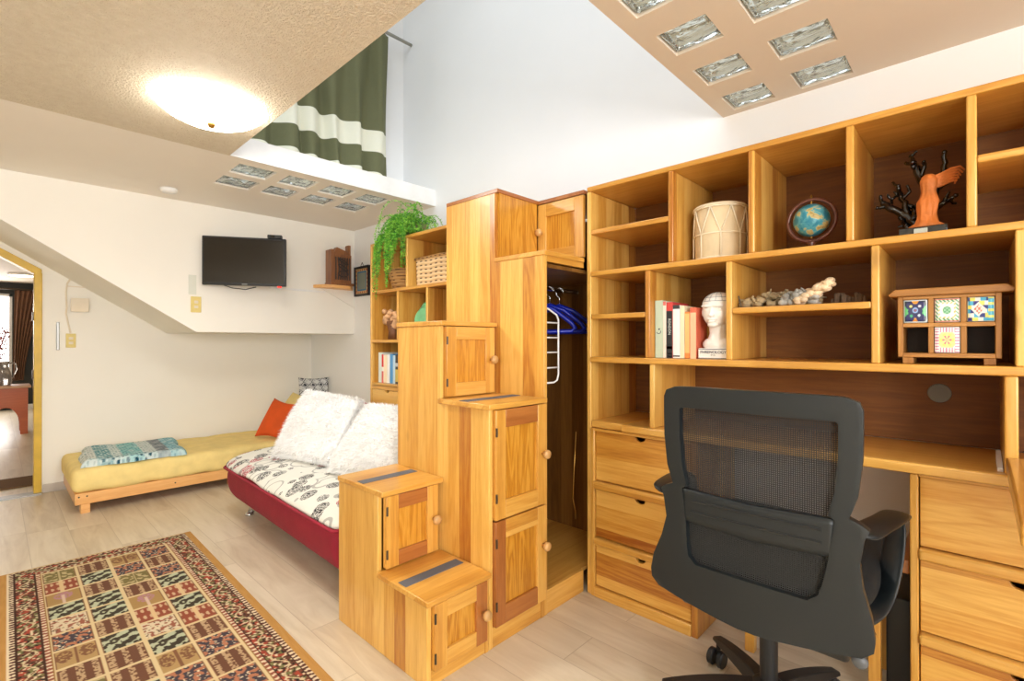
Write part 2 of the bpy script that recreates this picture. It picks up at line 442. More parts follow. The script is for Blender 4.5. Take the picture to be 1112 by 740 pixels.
def tread(root, x0, x1, y0, y1, zt, mat=None, strip=True, th=.022):
    o = B('tread', mat or WX, root, x0, x1, y0, y1, zt-th, zt, bevel=.003)
    if strip:
        yc = y0 + (y1-y0)*.52
        B('grip_strip', GRIP, o, x0+.012, x1-.02, yc-.026, yc+.026, zt, zt+.0022, bevel=.0008)
    return o
E1 = .004
# unit 1: first and second step
u = thing('stair_cabinet', 'lowest pine stair cabinet with two small panelled doors and two treads', 'stair cabinet', ((X0+XA)/2, 1.78, 0))
m = MB(); m.prism([(Y1,0),(2.10,0),(2.10,.625),(Y2+.01,.625),(Y2+.01,.30),(Y1,.30)], 0, X0, X0+.02); m.build('side_panel', WZs, u, bevel=.002)
m = MB(); m.prism([(Y1,0),(2.10,0),(2.10,.625),(Y2+.01,.625),(Y2+.01,.30),(Y1,.30)], 0, XA-.024, XA-.004); m.build('side_panel', WZ, u)
B('back_panel', WZ, u, X0+.02, XA-.024, 2.085, 2.10, 0, .625)
tread(u, X0-.014, XA-.006, Y1-.022, Y2-.004, .325)
tread(u, X0-.004, XA-.004, Y2-.03, 2.105, .648)
B('plinth', WX, u, X0+.02, XA-.024, Y1+.002, Y1+.02, 0, .058, bevel=.002)
B('plinth', WX, u, X0+.02, XA-.024, Y2+.005, Y2+.02, .30, .318)
panel_door(u, X0+.022, XA-.026, .06, .300, Y1, stiles=(WZ, RZw), label='small door with reddish right stile below the first tread')
panel_door(u, X0+.022, XA-.026, .330, .622, Y2-.004, rails=RXw, label='door with reddish rails below the second tread')
# unit 2: third and fourth step
u = thing('stair_cabinet', 'middle pine stair cabinet, two tall doors in front and a small door on top behind', 'stair cabinet', ((XA+XB)/2, 1.78, 0))
sp = [(Y1,0),(2.10,0),(2.10,1.325),(Y2-.002,1.325),(Y2-.002,.975),(Y1,.975)]
m = MB(); m.prism(sp, 0, XA, XA+.02); m.build('side_panel', WZs, u, bevel=.002)
m = MB(); m.prism(sp, 0, XB-.022, XB-.002); m.build('side_panel', WZ, u)
B('back_panel', WZ, u, XA+.02, XB-.022, 2.085, 2.10, 0, 1.325)
tread(u, XA-.018, XB-.002, Y1-.022, Y2-.006, .998)
tread(u, XA-.006, XB-.002, Y2-.02, 2.105, 1.347, strip=False)
B('plinth', WX, u, XA+.02, XB-.022, Y1+.002, Y1+.02, 0, .085, bevel=.002)
panel_door(u, XA+.022, XB-.006, .088, .515, Y1, stiles=(RZw, WZ), rails=(RXw, WX), knobz=.34, label='tall door with reddish left stile and bottom rail')
panel_door(u, XA+.022, XB-.006, .522, .972, Y1, rails=(WX, RXw), knobz=.75)
B('plinth', WX, u, XA+.02, XB-.022, Y2+.002, Y2+.02, .975, 1.005)
panel_door(u, XA+.022, XB-.024, 1.003, 1.322, Y2-.004, knobz=1.165)
# unit 3: open wardrobe with the top two steps
CX = 2.47
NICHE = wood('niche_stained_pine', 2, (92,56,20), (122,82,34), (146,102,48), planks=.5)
u = thing('wardrobe', 'tall pine wardrobe with open hanging niche and the two topmost steps', 'wardrobe', ((XB+XS)/2, 1.78, 0))
m = MB(); m.prism([(Y1,0),(2.15,0),(2.15,2.0),(Y2,2.0),(Y2,1.65),(Y1,1.65)], 0, XB, XB+.022); m.build('side_panel', WZs, u, bevel=.002)
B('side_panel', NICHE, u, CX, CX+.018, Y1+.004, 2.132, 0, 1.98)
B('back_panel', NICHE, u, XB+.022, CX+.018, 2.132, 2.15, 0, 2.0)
B('bottom_board', WX, u, XB+.022, CX, Y1+.02, 2.132, .09, .108)
B('plinth', WX, u, XB+.022, XS-.002, Y1+.003, Y1+.021, 0, .108, bevel=.002)
tread(u, XB-.004, XS-.003, Y1-.006, Y2, 1.672, strip=False)
B('top_rail', WX, u, XB+.022, XS-.003, Y1, Y1+.018, 1.622, 1.65)
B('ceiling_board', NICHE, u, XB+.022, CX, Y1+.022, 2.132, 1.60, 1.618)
m = MB(); m.box(XB, XS+.005, Y2-.018, 2.15, 2.0, 2.02); m.box(XS+.005, CX+.018, Y1+.004, 2.15, 2.0, 2.02); m.build('top_board', RXw, u, bevel=.002)
B('front_panel', PZ, u, XB+.022, XS-.002, Y2-.012, Y2+.006, 1.673, 2.0)
# corner door facing -X above the niche
dy0, dy1 = Y1+.006, Y2-.014
d = MB(); d.box(XS+.012, XS+.022, dy0+.05, dy1-.05, 1.74, 1.925); do = d.build('door', PZ, u)
B('stile', WZ, do, XS+.002, XS+.022, dy1-.055, dy1, 1.68, 1.995, bevel=.002); B('stile', WZ, do, XS+.002, XS+.022, dy0, dy0+.055, 1.68, 1.995, bevel=.002)
B('rail', WY, do, XS+.002, XS+.022, dy0+.055, dy1-.055, 1.68, 1.745, bevel=.002); B('rail', WY, do, XS+.002, XS+.022, dy0+.055, dy1-.055, 1.925, 1.995, bevel=.002)
knob(do, (XS+.002, dy1-.028, 1.84), 0)
MB().tube([(XB+.022,1.80,1.555),(CX,1.80,1.555)], .012, 12).build('hanging_rail', CHROME, u)
# blue hangers
def hanger(x, rz, label):
    c = Vector((x, 1.80, 1.555))
    m = MB(); a = [Vector((0,y*.88,z*1.22)) for y, z in ((0,-.075),(-.09,-.10),(-.20,-.16),(-.225,-.185),(-.20,-.20),(0,-.203),(.20,-.20),(.225,-.185),(.20,-.16),(.09,-.10),(0,-.075))]
    R = Matrix.Rotation(rz, 3, 'Z')
    tt = thing('clothes_hanger', label, 'hanger', c, 'blue hangers on the wardrobe rail')
    m.tube([c+R@p for p in a], [.013]*11, 8); m.build('body', BLUE, tt, smooth=True)
    hk = [R@Vector((0, .021*cos(t)-.0, .0+.021*sin(t)-.006)) for t in [PI*(1.15-.16*i) for i in range(9)]]
    hk = [c+p for p in hk] + [c+R@Vector((0,.018,-.03)), c+R@Vector((0,0,-.045)), c+R@Vector((0,0,-.092))]
    MB().tube(hk, .0028, 6).build('hook', CHROME, tt, smooth=True)
hanger(2.12, .70, 'blue plastic hanger on the wardrobe rail, behind the white wire rack')
hanger(2.21, .70, 'blue plastic hanger in the middle of the wardrobe rail')
hanger(2.30, .70, 'blue plastic hanger on the wardrobe rail, closest to the bookcase side')
# white wire rack
t = MB(); yk = 1.52
t.tube([(XB+.024,yk,1.425),(XB+.12,yk,1.412),(XB+.185,yk,1.385),(XB+.2,yk,1.36),(XB+.2,yk,1.09),(XB+.19,yk,1.062),(XB+.165,yk,1.052),(XB+.024,yk,1.052)], .0048, 8)
for z in (1.345,1.272,1.20,1.125): t.tube([(XB+.024,yk,z),(XB+.2,yk,z)], .0042, 8)
tag(t.build('wire_rack', WHITE, smooth=True), 'white wire rack with rungs fixed inside the wardrobe opening', 'wire rack')
t = MB(); t.tube([(XS-.03,Y1+.028,.80),(XS-.045,Y1+.03,.6),(XS-.055,Y1+.03,.47),(XS-.03,Y1+.032,.40),(XS-.024,Y1+.036,.36)], .0025, 6)
tag(t.build('cable', BRASS, smooth=True), 'thin brown cable hanging inside the wardrobe opening', 'cable')

# ------------------------------------------------------------------ bookcases
T = .024
def board_y(p, y0, y1, zt, name='shelf', mat=None, x0=XS, x1=2.49, t=T):
    return B(name, mat or WY, p, x0, x1, y0, y1, zt-t, zt, bevel=.005, seg=3)
def board_z(p, y, z0, z1, name='divider', t=T, x0=XS, x1=2.49):
    return B(name, WZs, p, x0, x1, y-t/2, y+t/2, z0, z1, bevel=.005, seg=3)
def notch_front(p, y0, y1, z0, z1, label=None, x=XS+.004, mat=None, nw=.026):
    yc = (y0+y1)/2; n = []
    for k in range(0, 9): a = PI*k/8; n.append((yc+nw*cos(a), z1-nw*.85*sin(a)))
    m = MB(); m.prism([(y0,z0),(y1,z0),(y1,z1)]+n+[(y0,z1)], 0, x, x+.018)
    o = m.build('drawer', mat or WYs, p, bevel=.0025)
    if label: o['label'] = label
    b = MB(); b.box(x+.018, 2.44, y0+.01, y0+.02, z0, z1-.03); b.box(x+.018, 2.44, y1-.02, y1-.01, z0, z1-.03); b.box(x+.018, 2.44, y0+.02, y1-.02, z0, z0+.01)
    b.build('drawer_box', WY, o); return o
bk = thing('bookcase', 'long honey pine bookcase of open compartments over the desk', 'bookcase', (2.27, .7, 0))
BL = 1.428; BR = -.62
B('side_panel', WZs, bk, XS, 2.49, BL-T, BL, 0, 2.0, bevel=.005, seg=3)
board_y(bk, BR, BL, 2.025, 'top_board')
board_y(bk, .985+T/2, BL-T, 1.807)
board_y(bk, BR, BL-T, 1.60, 'long_shelf', x0=XS-.004)
board_y(bk, 1.097+T/2, BL-T, 1.388)
board_y(bk, .257+T/2, .737-T/2, 1.388)
board_y(bk, BR, BL-T, 1.178, 'long_shelf', x0=XS-.006, t=.028)
for y in (.985,.651,.328,.019): board_z(bk, y, 1.60, 2.001)
board_y(bk, BR, .019-T/2, 1.815)
for y in (1.097,.737,.257,-.085): board_z(bk, y, 1.178, 1.576)
board_z(bk, -.30, 1.60, 2.001); board_z(bk, -.40, 1.178, 1.576)
board_z(bk, 1.075, .862, 1.15)
board_z(bk, -.064, .862, 1.15, t=.03)
B('side_panel', WZs, bk, XS, 2.49, BR, BR+T, 0, 2.0, bevel=.003)
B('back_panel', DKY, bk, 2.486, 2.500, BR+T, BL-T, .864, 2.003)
m = MB(); m.lathe([(.036,0),(.034,-.006),(.012,-.007)], (2.486,.115,1.055), 0, 24); m.build('cable_grommet', plain('grey_grommet', (120,120,112), .5), bk)
# desktop
DT = .862
m = MB(); m.box(XS-.018, 2.49, -.16, 1.225, DT-.034, DT); m.box(XS-.0, 2.49, 1.2255, BL-T-.001, DT-.034, DT)
dk = m.build('desktop', WY, bevel=.006, seg=3); tag(dk, 'continuous honey pine desktop board under the bookcase compartments', 'desktop')
m = MB(); m.prism([(1.30,-.052),(2.024,-.052),(2.024,-.70),(1.30,-.70)], 2, .872, .916)
lf = thing('desk_leaf', 'narrow orange pine desk leaf running toward the viewer at the right end of the desktop', 'desk leaf', (1.7,-.4,0))
m.build('leaf_top', WX, lf, bevel=.006, seg=3)
B('leg', WZ, lf, 1.34, 1.40, -.66, -.60, 0, .872, bevel=.003)
m = MB(); m.prism([(2.07,DT+.001),(2.30,DT+.001),(2.30,DT+.028),(2.07,DT+.012)], 1, -.047, -.035)
tag(m.build('paper_card', WHITE), 'thin white card leaning at the right end of the desktop', 'card')
# drawer cabinet under the left end
def drawer_cabinet(label, y0, y1, rows, tops, mat=None):
    dc = thing('drawer_cabinet', label, 'drawer cabinet', (2.26, (y0+y1)/2, 0))
    xf = XS-.006
    B('side_panel', WZs, dc, xf, 2.48, y0, y0+.028, 0, DT-.036, bevel=.004); B('side_panel', WZs, dc, xf, 2.48, y1-.022, y1, 0, DT-.036, bevel=.004)
    B('back_panel', WZ, dc, 2.468, 2.48, y0+.028, y1-.022, 0, DT-.036)
    B('plinth', WY, dc, xf-.004, 2.46, y0+.028, y1-.022, 0, rows[0][0]-.004, bevel=.004)
    for (a, b) in zip(rows[:-1], rows[1:]): B('rail', WY, dc, xf-.012, 2.46, y0+.028, y1-.022, a[1]+.004, b[0]-.004, bevel=.008, seg=3)
    B('rail', WY, dc, xf, 2.46, y0+.028, y1-.022, rows[-1][1]+.002, DT-.036)
    for (a, b) in rows: notch_front(dc, y0+.031, y1-.025, a, b)
    return dc
drawer_cabinet('three-drawer pine cabinet standing beside the wardrobe opening', .865, BL-T-.001, [(.055,.255),(.295,.525),(.572,.812)], None)
drawer_cabinet('pine drawer cabinet under the desk at the frame edge, its left side facing the chair', -.345, .168, [(.045,.282),(.325,.552),(.596,.818)], None)

# far bookcase
fb = thing('bookcase', 'far pine bookcase behind the red sofa, with fern, basket and books', 'bookcase', (2.27, 2.8, 0))
FL, FR = 3.486, 2.165
B('side_panel', WZs, fb, XS, 2.49, FL-T, FL, 0, 2.0, bevel=.004); B('side_panel', WZs, fb, XS, 2.49, FR, FR+T, 0, 2.0, bevel=.004)
board_y(fb, FR, FL, 2.022, 'top_board')
board_y(fb, FR+T, FL-T, 1.650, 'long_shelf'); board_y(fb, FR+T, FL-T, 1.27, 'long_shelf'); board_y(fb, FR+T, FL-T, .935, 'long_shelf')
for y in (2.99,2.50): board_z(fb, y, 1.65, 1.998)
for y in (3.107,2.75,2.40): board_z(fb, y, 1.27, 1.626)
for y in (3.04,2.55): board_z(fb, y, .935, 1.246)
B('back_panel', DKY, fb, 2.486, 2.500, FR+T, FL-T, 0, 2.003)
for z0, z1 in ((.06,.30),(.34,.58),(.62,.885)):
    notch_front(fb, 3.045, FL-T-.004, z0, z1); notch_front(fb, 2.56, 3.035, z0, z1); notch_front(fb, FR+T+.004, 2.55, z0, z1)
    B('rail', WY, fb, XS, 2.48, FR+T, FL-T, z1+.003, z1+.035)
B('plinth', WY, fb, XS, 2.48, FR+T, FL-T, 0, .057)
# ------------------------------------------------------------------ painted-in pattern helper (pattern of the textile itself)
def pattern_mat(name, rough=.9, bump=.25, bscale=500):
    t = NT(name); t.v('Roughness', rough); t.v('Specular IOR Level', .15)
    a = t.n('ShaderNodeAttribute'); a.attribute_name = 'weave'
    n = t.noise(t.coord(), bscale, 2)
    t.l(t.mix(.15, a.outputs['Color'], t.ramp(n, [(.3,(60,60,60)),(.7,(200,200,200))]), 'OVERLAY'), t.b.inputs['Base Color'])
    t.bump(n, bump, .003); return t.m
def set_pattern(o, fn):
    me = o.data; ca = me.color_attributes.new('weave', 'FLOAT_COLOR', 'POINT')
    for i, v in enumerate(me.vertices): ca.data[i].color = lin(fn(v.co))
def mixc(a, b, f): return tuple(a[i]*(1-f)+b[i]*f for i in range(3))
N = lambda x, y, z=0: noise.noise(Vector((x, y, z)))

# ------------------------------------------------------------------ rug
RW, RL_ = .872, 2.9
def rug_col(x, y):
    """x 0..RW, y distance from the far end"""
    e = min(x, RW-x); tan = (196,150,86); ivory = (222,206,176); dark = (70,44,34)
    ey = min(y, RL_-y)
    bx_ = e; by_ = ey + .012
    if x < .03 or RW-x < .036: return mixc(tan, (180,132,70), .5+.5*N(x*90, y*14))
    if ey < .016: return (206,180,136)
    b = min(bx_-.032, by_-.012)
    along = y if bx_-.032 < by_-.012 else x
    if b < .004: return ivory
    if b < .022: return ivory if (sin(along*260)+N(along*70, b*90)*1.2) > .1 else (96,58,48)
    if b < .028: return dark
    if b < .098:
        c = (b-.063)/.035; s = sin(along*58+1.6*sin(along*29)); v = N(along*75, b*75); w = N(along*38+9, b*38)
        if abs(c-.55*sin(along*44)) < .10: return (206,188,150)
        if v > .26: return (214,198,166)
        if v < -.30: return (52,42,36)
        if w > .18: return (168,74,56)
        if w < -.22: return (122,120,76)
        return (116,72,54) if s > 0 else (98,62,48)
    if b < .104: return dark
    if b < .120: return ivory if (sin(along*230+2)+N(along*60, b*80)) > .25 else (150,88,70)
    if b < .124: return (150,110,60)
    # garden panels
    gx0 = .032+.124; nx = 4; cw = (RW-.036-.124-gx0)/nx; ch = .158
    gy0 = .14
    u = (x-gx0)/cw; v = (y-gy0)/ch; i = int(math.floor(u)); j = int(math.floor(v)); fu = u-i; fv = v-j
    if fu < .045 or fu > .955 or fv < .05 or fv > .95: return (214,194,150)
    if fu < .07 or fu > .93: return (132,92,66)
    h = (i*5+j*3+(i*j) % 4) % 8
    bg = [(124,112,70),(70,62,50),(178,146,98),(148,80,60),(214,198,168),(112,76,58),(170,136,86),(74,66,72)][h]
    fg = [(190,172,128),(186,190,160),(130,92,66),(204,172,136),(156,96,76),(188,158,122),(124,94,62),(180,120,90)][h]
    cx = abs(fu-.5); vv = N(fu*7+h*3, fv*7+h, h); w2 = N(fu*14+i, fv*14+j, 5)
    if h == 3:
        if cx < .06: return (214,186,140)
        return fg if ((fu*6 % 1)-.5)**2+((fv*2.2 % 1)-.5)**2 < .07 else bg
    if h == 1: return fg if sin((fu*9+fv*16)+3*vv) > .35 else bg
    if h == 2:
        if cx < .035: return fg
        return fg if ((cx-.25)**2*3+(fv-.42)**2) < .10 and w2 > -.12 else bg
    if h == 6:
        d = (cx*1.1)**2+(fv-.35)**2
        if cx < .04 and fv > .3: return (206,180,160)
        return (178,130,140) if d < .075 and w2 > -.15 else bg
    if h == 4: return fg if vv > .16 else ((96,66,52) if w2 > .3 else bg)
    if h == 7: return fg if vv > .1 else ((220,206,176) if w2 > .3 else bg)
    if h == 5: return fg if (abs(sin(fu*9.4)) > .75 and w2 > -.1) else bg
    return fg if (vv > .13 and cx > .05) or cx < .02 else bg
rx0, ryf = .005, 3.775
nx, ny = 218, 720
m = MB(); m.grid(nx, ny, lambda u, v: (rx0+u*RW, ryf-v*RL_, .008))
rug = m.build('rug', pattern_mat('persian_rug_wool', .95, .5, 420), None, fixn=False)
for q in rug.data.polygons: pass
rug.data.flip_normals()
c0 = rug.location.copy()
set_pattern(rug, lambda c: rug_col(c.x+RW/2, RL_/2-c.y))
md = rug.modifiers.new('s', 'SOLIDIFY'); md.thickness = .007; md.offset = -1
rug.rotation_euler.z = -.014
rug.location.x -= .004
tag(rug, 'patterned Persian-style rug with small garden panels on the pale floor', 'rug')

# ------------------------------------------------------------------ daybed against the end wall
BX0, BX1, BY0, BY1 = .42, 2.46, 4.74, 5.60
bd = thing('daybed', 'low pine daybed with a yellow fitted sheet beneath the overhanging wall', 'bed', ((BX0+BX1)/2, (BY0+BY1)/2, 0))
B('side_rail', BEDW, bd, BX0-.012, BX1, BY0, BY0+.03, .068, .150, bevel=.004); B('side_rail', BEDW, bd, BX0, BX1, BY1-.03, BY1, .068, .150, bevel=.004)
B('end_rail', wood('bed_end_pine', 1, (214,150,84), (232,176,108), (240,192,128), planks=.2), bd, BX0-.012, BX0+.018, BY0+.03, BY1-.03, .068, .150, bevel=.004)
B('slatted_base', BEDW, bd, BX0+.018, BX1, BY0+.03, BY1-.03, .10, .145)
for x in (BX0+.02, 1.42, BX1-.1):
    for y in (BY0+.01, BY1-.08): B('leg', BEDW, bd, x, x+.055, y, y+.07, 0, .068 if x != BX0+.02 else .075, bevel=.003)
m = MB()
for x, y in ((BX0+.01, BY0), (BX0+.055, BY0), (1.02, BY0), (1.45,BY0)): m.lathe([(.006,0),(.005,-.002)], (x, y, .125 if x < 1 else .11), 1, 12)
m.build('bolt', IRON, bd)
def softbox(x0,x1,y0,y1,z0,z1,r,wr=.006,n=24,seed=0):
    m = MB()
    # superellipse-like rounded box by mapping a cube-sphere grid
    def face(fn, nu, nv):
        def g(u, v):
            p = fn(u, v); cx, cy, cz = (x0+x1)/2, (y0+y1)/2, (z0+z1)/2; hx, hy, hz = (x1-x0)/2, (y1-y0)/2, (z1-z0)/2
            q = Vector((p[0]*hx, p[1]*hy, p[2]*hz)); inner = Vector((max(-hx+r, min(hx-r, q.x)), max(-hy+r, min(hy-r, q.y)), max(-hz+r, min(hz-r, q.z))))
            d = q-inner
            if d.length > 1e-9: q = inner+d.normalized()*r
            w = noise.noise(Vector((q.x*9+seed, q.y*9, q.z*9)))*wr
            return (cx+q.x, cy+q.y+w, cz+q.z+w)
        m.grid(nu, nv, g)
    def rng(h, k): return k
    nx_, ny_, nz_ = [max(8, int(d/.03)) for d in (x1-x0, y1-y0, z1-z0)]
    for s in (-1, 1):
        face(lambda u, v, s=s: (2*u-1, 2*v-1, s), nx_, ny_); face(lambda u, v, s=s: (2*u-1, s, 2*v-1), nx_, nz_); face(lambda u, v, s=s: (s, 2*u-1, 2*v-1), ny_, nz_)
    return m
softbox(BX0-.03, BX1, BY0-.02, BY1-.02, .147, .325, .055, .010).build('mattress', YEL, bd, smooth=True)
# throw blanket, folded
def bl_col(c):
    u = c.x; v = c.y; q = u+.62*v*0
    w = (208,222,222); s = (u+.34)/.68
    dots = (sin(u*170)*sin(v*120))
    bands = [(0,.13,(222,228,224),(120,150,150)),(.13,.27,(92,150,160),(206,226,226)),(.27,.36,(214,226,224),(120,160,166)),(.36,.55,(146,204,204),(70,130,150)),(.55,.68,(214,222,220),(140,170,174)),(.68,.80,(136,146,152),(110,118,128)),(.80,1.01,(150,198,206),(90,146,168))]
    for a, b, k, f in bands:
        if s < b:
            col = f if dots > .38 else k
            break
    else: col = w
    if v < -.26: # near hem with large dots
        col = (26,78,98) if sin(u*110)*cos((v+.32)*95) > .45 and .15 < s < .66 else mixc(col, (196,222,226), .5)
    return mixc(col, (230,234,232), max(0, min(.5, N(u*20, v*20)*.8+.1)))
m = MB()
def blf(top):
    def g(u, v):
        x = .80+(u-.5)*.66+.03*(v-.5)+.012*sin(v*9); y = 5.10+(v-.5)*.70+.012*sin(u*11)
        ed = min(u, 1-u, v, 1-v); k = min(1, ed/.05)
        z = .327 + (.046*math.sqrt(k)*(1+.15*N(u*5,v*5))+ .005*N(u*14,v*14) if top else .0) + .001
        return (x, y, z)
    return g
m.grid(120, 120, blf(True)); m.grid(30, 30, blf(False))
o = m.build('blanket', pattern_mat('teal_ikat_throw', .9, .4, 260), None, smooth=True)
set_pattern(o, bl_col); o.rotation_euler.z = -.05
tag(o, 'folded teal and white patterned throw lying at the foot of the yellow daybed', 'blanket')

def cushion(name, corners, thick, mat, label, cat='cushion', pat=None, fur=0, group=None, n=28, seed=0):
    """corners: bl, br, tr, tl; puffed on both sides"""
    bl, br, tr, tl = [Vector(c) for c in corners]; nrm = ((br-bl).cross(tl-bl)).normalized()
    def P(u, v, s):
        p = bl*(1-u)*(1-v)+br*u*(1-v)+tr*u*v+tl*(1-u)*v
        a = 1-(2*u-1)**2; b = 1-(2*v-1)**2
        ce = (bl+br+tr+tl)/4
        p = p+(ce-p)*((.035 if fur else .10)*(b*(1-a)+a*(1-b)))
        h = thick/2*(max(a,0)*max(b,0))**.42
        h *= 1+.10*noise.noise(Vector((u*4+seed, v*4, s)))
        return p+nrm*s*h
    m = MB(); m.grid(n, n, lambda u, v: P(u, v, 1)); m.grid(n, n, lambda u, v: P(u, v, -1))
    if fur:
        rnd = random.Random(seed)
        for k in range(fur):
            u, v = rnd.random(), rnd.random(); s = rnd.choice((1, 1, -1))
            if rnd.random() < .25:
                if rnd.random() < .5: u = rnd.choice((.003, .997))
                else: v = rnd.choice((.003, .997))
            p = P(u, v, s); ed = min(u, 1-u, v, 1-v)
            out = (p-(bl+br+tr+tl)/4).normalized()*(.8 if ed < .04 else .25)
            d = (nrm*s*.9 + out + Vector((rnd.uniform(-.7,.7), rnd.uniform(-.7,.7), rnd.uniform(-.9,.3)))).normalized()
            L = rnd.uniform(.020, .045); t = d.orthogonal().normalized()*.0026; t.rotate(Matrix.Rotation(rnd.random()*6, 3, d))
            q = p+d*L+Vector((0,0,-.3*L))
            m.add([p-t, p+t, q+t*.3], [(0,1,2)])
    o = m.build(name, mat, None, smooth=True)
    if pat: set_pattern(o, pat)
    tag(o, label, cat, group); return o
# big yellow pillow leaning at the head end
cushion('pillow', [(2.06,4.80,.345),(2.06,5.50,.345),(2.27,5.48,.70),(2.27,4.84,.70)], .15, YEL, 'yellow pillow leaning upright at the head of the daybed', 'pillow', seed=3)
cushion('cushion', [(1.73,5.06,.345),(1.86,4.80,.34),(2.09,4.93,.63),(1.93,5.10,.695)], .12, ORG, 'plain burnt orange cushion on the yellow daybed', seed=5)
def ik(c):
    a = abs(((c.y*14+c.z*2) % 1)-.5)+abs(((c.z*15) % 1)-.5)
    z = (34,40,52) if (a < .24 or .40 < a < .50) else (206,208,208)
    return mixc(z, (150,150,156), max(0, N(c.y*60, c.z*60)))
cushion('cushion', [(2.26,4.86,.56),(2.40,5.16,.56),(2.475,5.10,.86),(2.30,4.80,.86)][:0] or [(2.20,5.22,.56),(2.52,5.10,.56),(2.535,5.18,.87),(2.26,5.32,.87)], .07, pattern_mat('navy_ikat_cotton'), 'small navy and white patterned cushion behind the sofa, against the end wall', pat=lambda c: ik(Vector((0,c.x,c.z))), n=60, seed=8)

# ------------------------------------------------------------------ red futon sofa
def owlmat():
    t = NT('cream_print_sofa_cover'); t.v('Roughness', .9); t.v('Specular IOR Level', .1)
    base = (228,226,218)
    def vor(scale, seed, f='F1', dist='EUCLIDEAN'):
        v = t.n('ShaderNodeTexVoronoi'); v.inputs['Scale'].default_value = scale; v.feature = f
        v.distance = dist
        tc = t.n('ShaderNodeTexCoord'); mp = t.n('ShaderNodeMapping'); mp.inputs['Location'].default_value = (seed,seed*.7,0); mp.inputs['Scale'].default_value = (1,1,.05)
        t.l(tc.outputs['Object'], mp.inputs[0]); t.l(mp.outputs[0], v.inputs['Vector']); return v
    co = t.coord((1,1,.05)); n = t.noise(co, 52, 3, .55, .8)
    v1 = vor(9.5, 2.3); near = t.math('LESS_THAN', v1.outputs['Distance'], .42)
    stripes = t.math('GREATER_THAN', t.math('SINE', t.math('MULTIPLY', n, 40.)), -.25)
    dark = t.math('MULTIPLY', near, stripes)
    sel = t.math('GREATER_THAN', t.n('ShaderNodeSeparateColor').outputs[0], .5)
    sc = t.n('ShaderNodeSeparateColor'); t.l(v1.outputs['Color'], sc.inputs[0])
    pick = t.math('GREATER_THAN', sc.outputs[0], .70)
    c = t.mix(t.math('MULTIPLY', dark, 1.0), lin(base), t.mix(pick, lin((52,52,54)), lin((176,50,72))))
    v2 = vor(7.0, 6.1); ring = t.math('MULTIPLY', t.math('LESS_THAN', t.math('ABSOLUTE', t.math('SUBTRACT', v2.outputs['Distance'], .47)), .035), .55)
    v3 = vor(9.0, 1.1, 'DISTANCE_TO_EDGE'); ln = t.math('MULTIPLY', t.math('LESS_THAN', v3.outputs['Distance'], .03), .4)
    c = t.mix(ring, c, lin((120,122,120)))
    t.l(c, t.b.inputs['Base Color']); t.bump(t.noise(t.coord(), 500, 2), .3, .003); return t.m
OWL = owlmat()
SY0, SY1 = 2.17, 3.93
so = thing('sofa', 'crimson futon sofa with a cream printed cover, behind the stair cabinets', 'sofa', (1.57, (SY0+SY1)/2, 0))
def loft(prof, y0, y1, ends=.06, n=40, wob=.0):
    """closed XZ profile swept along Y with rounded ends"""
    cx = sum(p[0] for p in prof)/len(prof); cz = sum(p[1] for p in prof)/len(prof)
    m = MB(); k = len(prof); rows = []
    for i in range(n+1):
        t = i/n; e = min(t, 1-t)*(y1-y0); s = 1 if e >= ends else 1-(1-math.sqrt(max(0, 1-(1-e/ends)**2)))*.16
        y = y0+(y1-y0)*t
        rows += [(cx+(p[0]-cx)*s+wob*N(y*3, p[0]*3), y, cz+(p[1]-cz)*s+wob*N(y*4+5, p[0]*4)) for p in prof]
    fs = [(i*k+j, i*k+(j+1)%k, (i+1)*k+(j+1)%k, (i+1)*k+j) for i in range(n) for j in range(k)]
    fs += [tuple(range(k)), tuple(range(n*k, n*k+k))]
    return m.add(rows, fs)
def smooth_prof(p, it=2):
    for _ in range(it):
        q = []
        for i in range(len(p)):
            a, b = p[i], p[(i+1)%len(p)]; q += [(a[0]*.75+b[0]*.25, a[1]*.75+b[1]*.25), (a[0]*.25+b[0]*.75, a[1]*.25+b[1]*.75)]
        p = q
    return p
loft(smooth_prof([(1.20,.115),(1.135,.20),(1.125,.345),(1.20,.375),(1.85,.375),(1.90,.30),(1.86,.13),(1.30,.10)]), SY0, SY1, .07).build('base', RED, so, smooth=True)
loft(smooth_prof([(1.115,.355),(1.12,.395),(1.22,.440),(1.45,.462),(1.72,.455),(1.80,.42),(1.78,.37),(1.25,.352)]), SY0-.005, SY1+.005, .10, wob=.012).build('seat_cover', OWL, so, smooth=True)
loft(smooth_prof([(1.70,.44),(1.80,.74),(1.845,.80),(1.90,.79),(1.93,.72),(1.90,.40),(1.82,.34),(1.72,.37)]), SY0, SY1, .08, wob=.01).build('backrest', OWL, so, smooth=True)
m = loft(smooth_prof([(1.88,.40),(1.905,.785),(1.94,.80),(1.985,.70),(1.97,.40),(1.93,.34)]), SY0, SY1, .08); m.build('backrest_shell', RED, so, smooth=True)
pipe = [(1.16,SY0-.004,.366),(1.114,SY0+.02,.362),(1.108,SY0+.3,.362),(1.108,SY1-.3,.362),(1.113,SY1-.05,.362),(1.15,SY1-.002,.366),(1.5,SY1+.004,.37)]
m = MB(); m.tube(pipe, .009, 8); m.build('piping', RED, so, smooth=True)
for x, y in ((1.30,SY1-.10),(1.30,SY0+.12),(1.80,SY1-.10),(1.80,SY0+.12)):
    m = MB(); m.tube([(x+.02,y-.03,.13),(x-.01,y,.05),(x-.03,y+.01,.018)], [.036,.028,.018], 12); m.lathe([(.03,0),(.034,.008),(.026,.018),(.012,.022)], (x-.035,y+.012,0), 2, 20)
    m.build('leg', CHROME, so, smooth=True)
so.rotation_euler.z = -.022
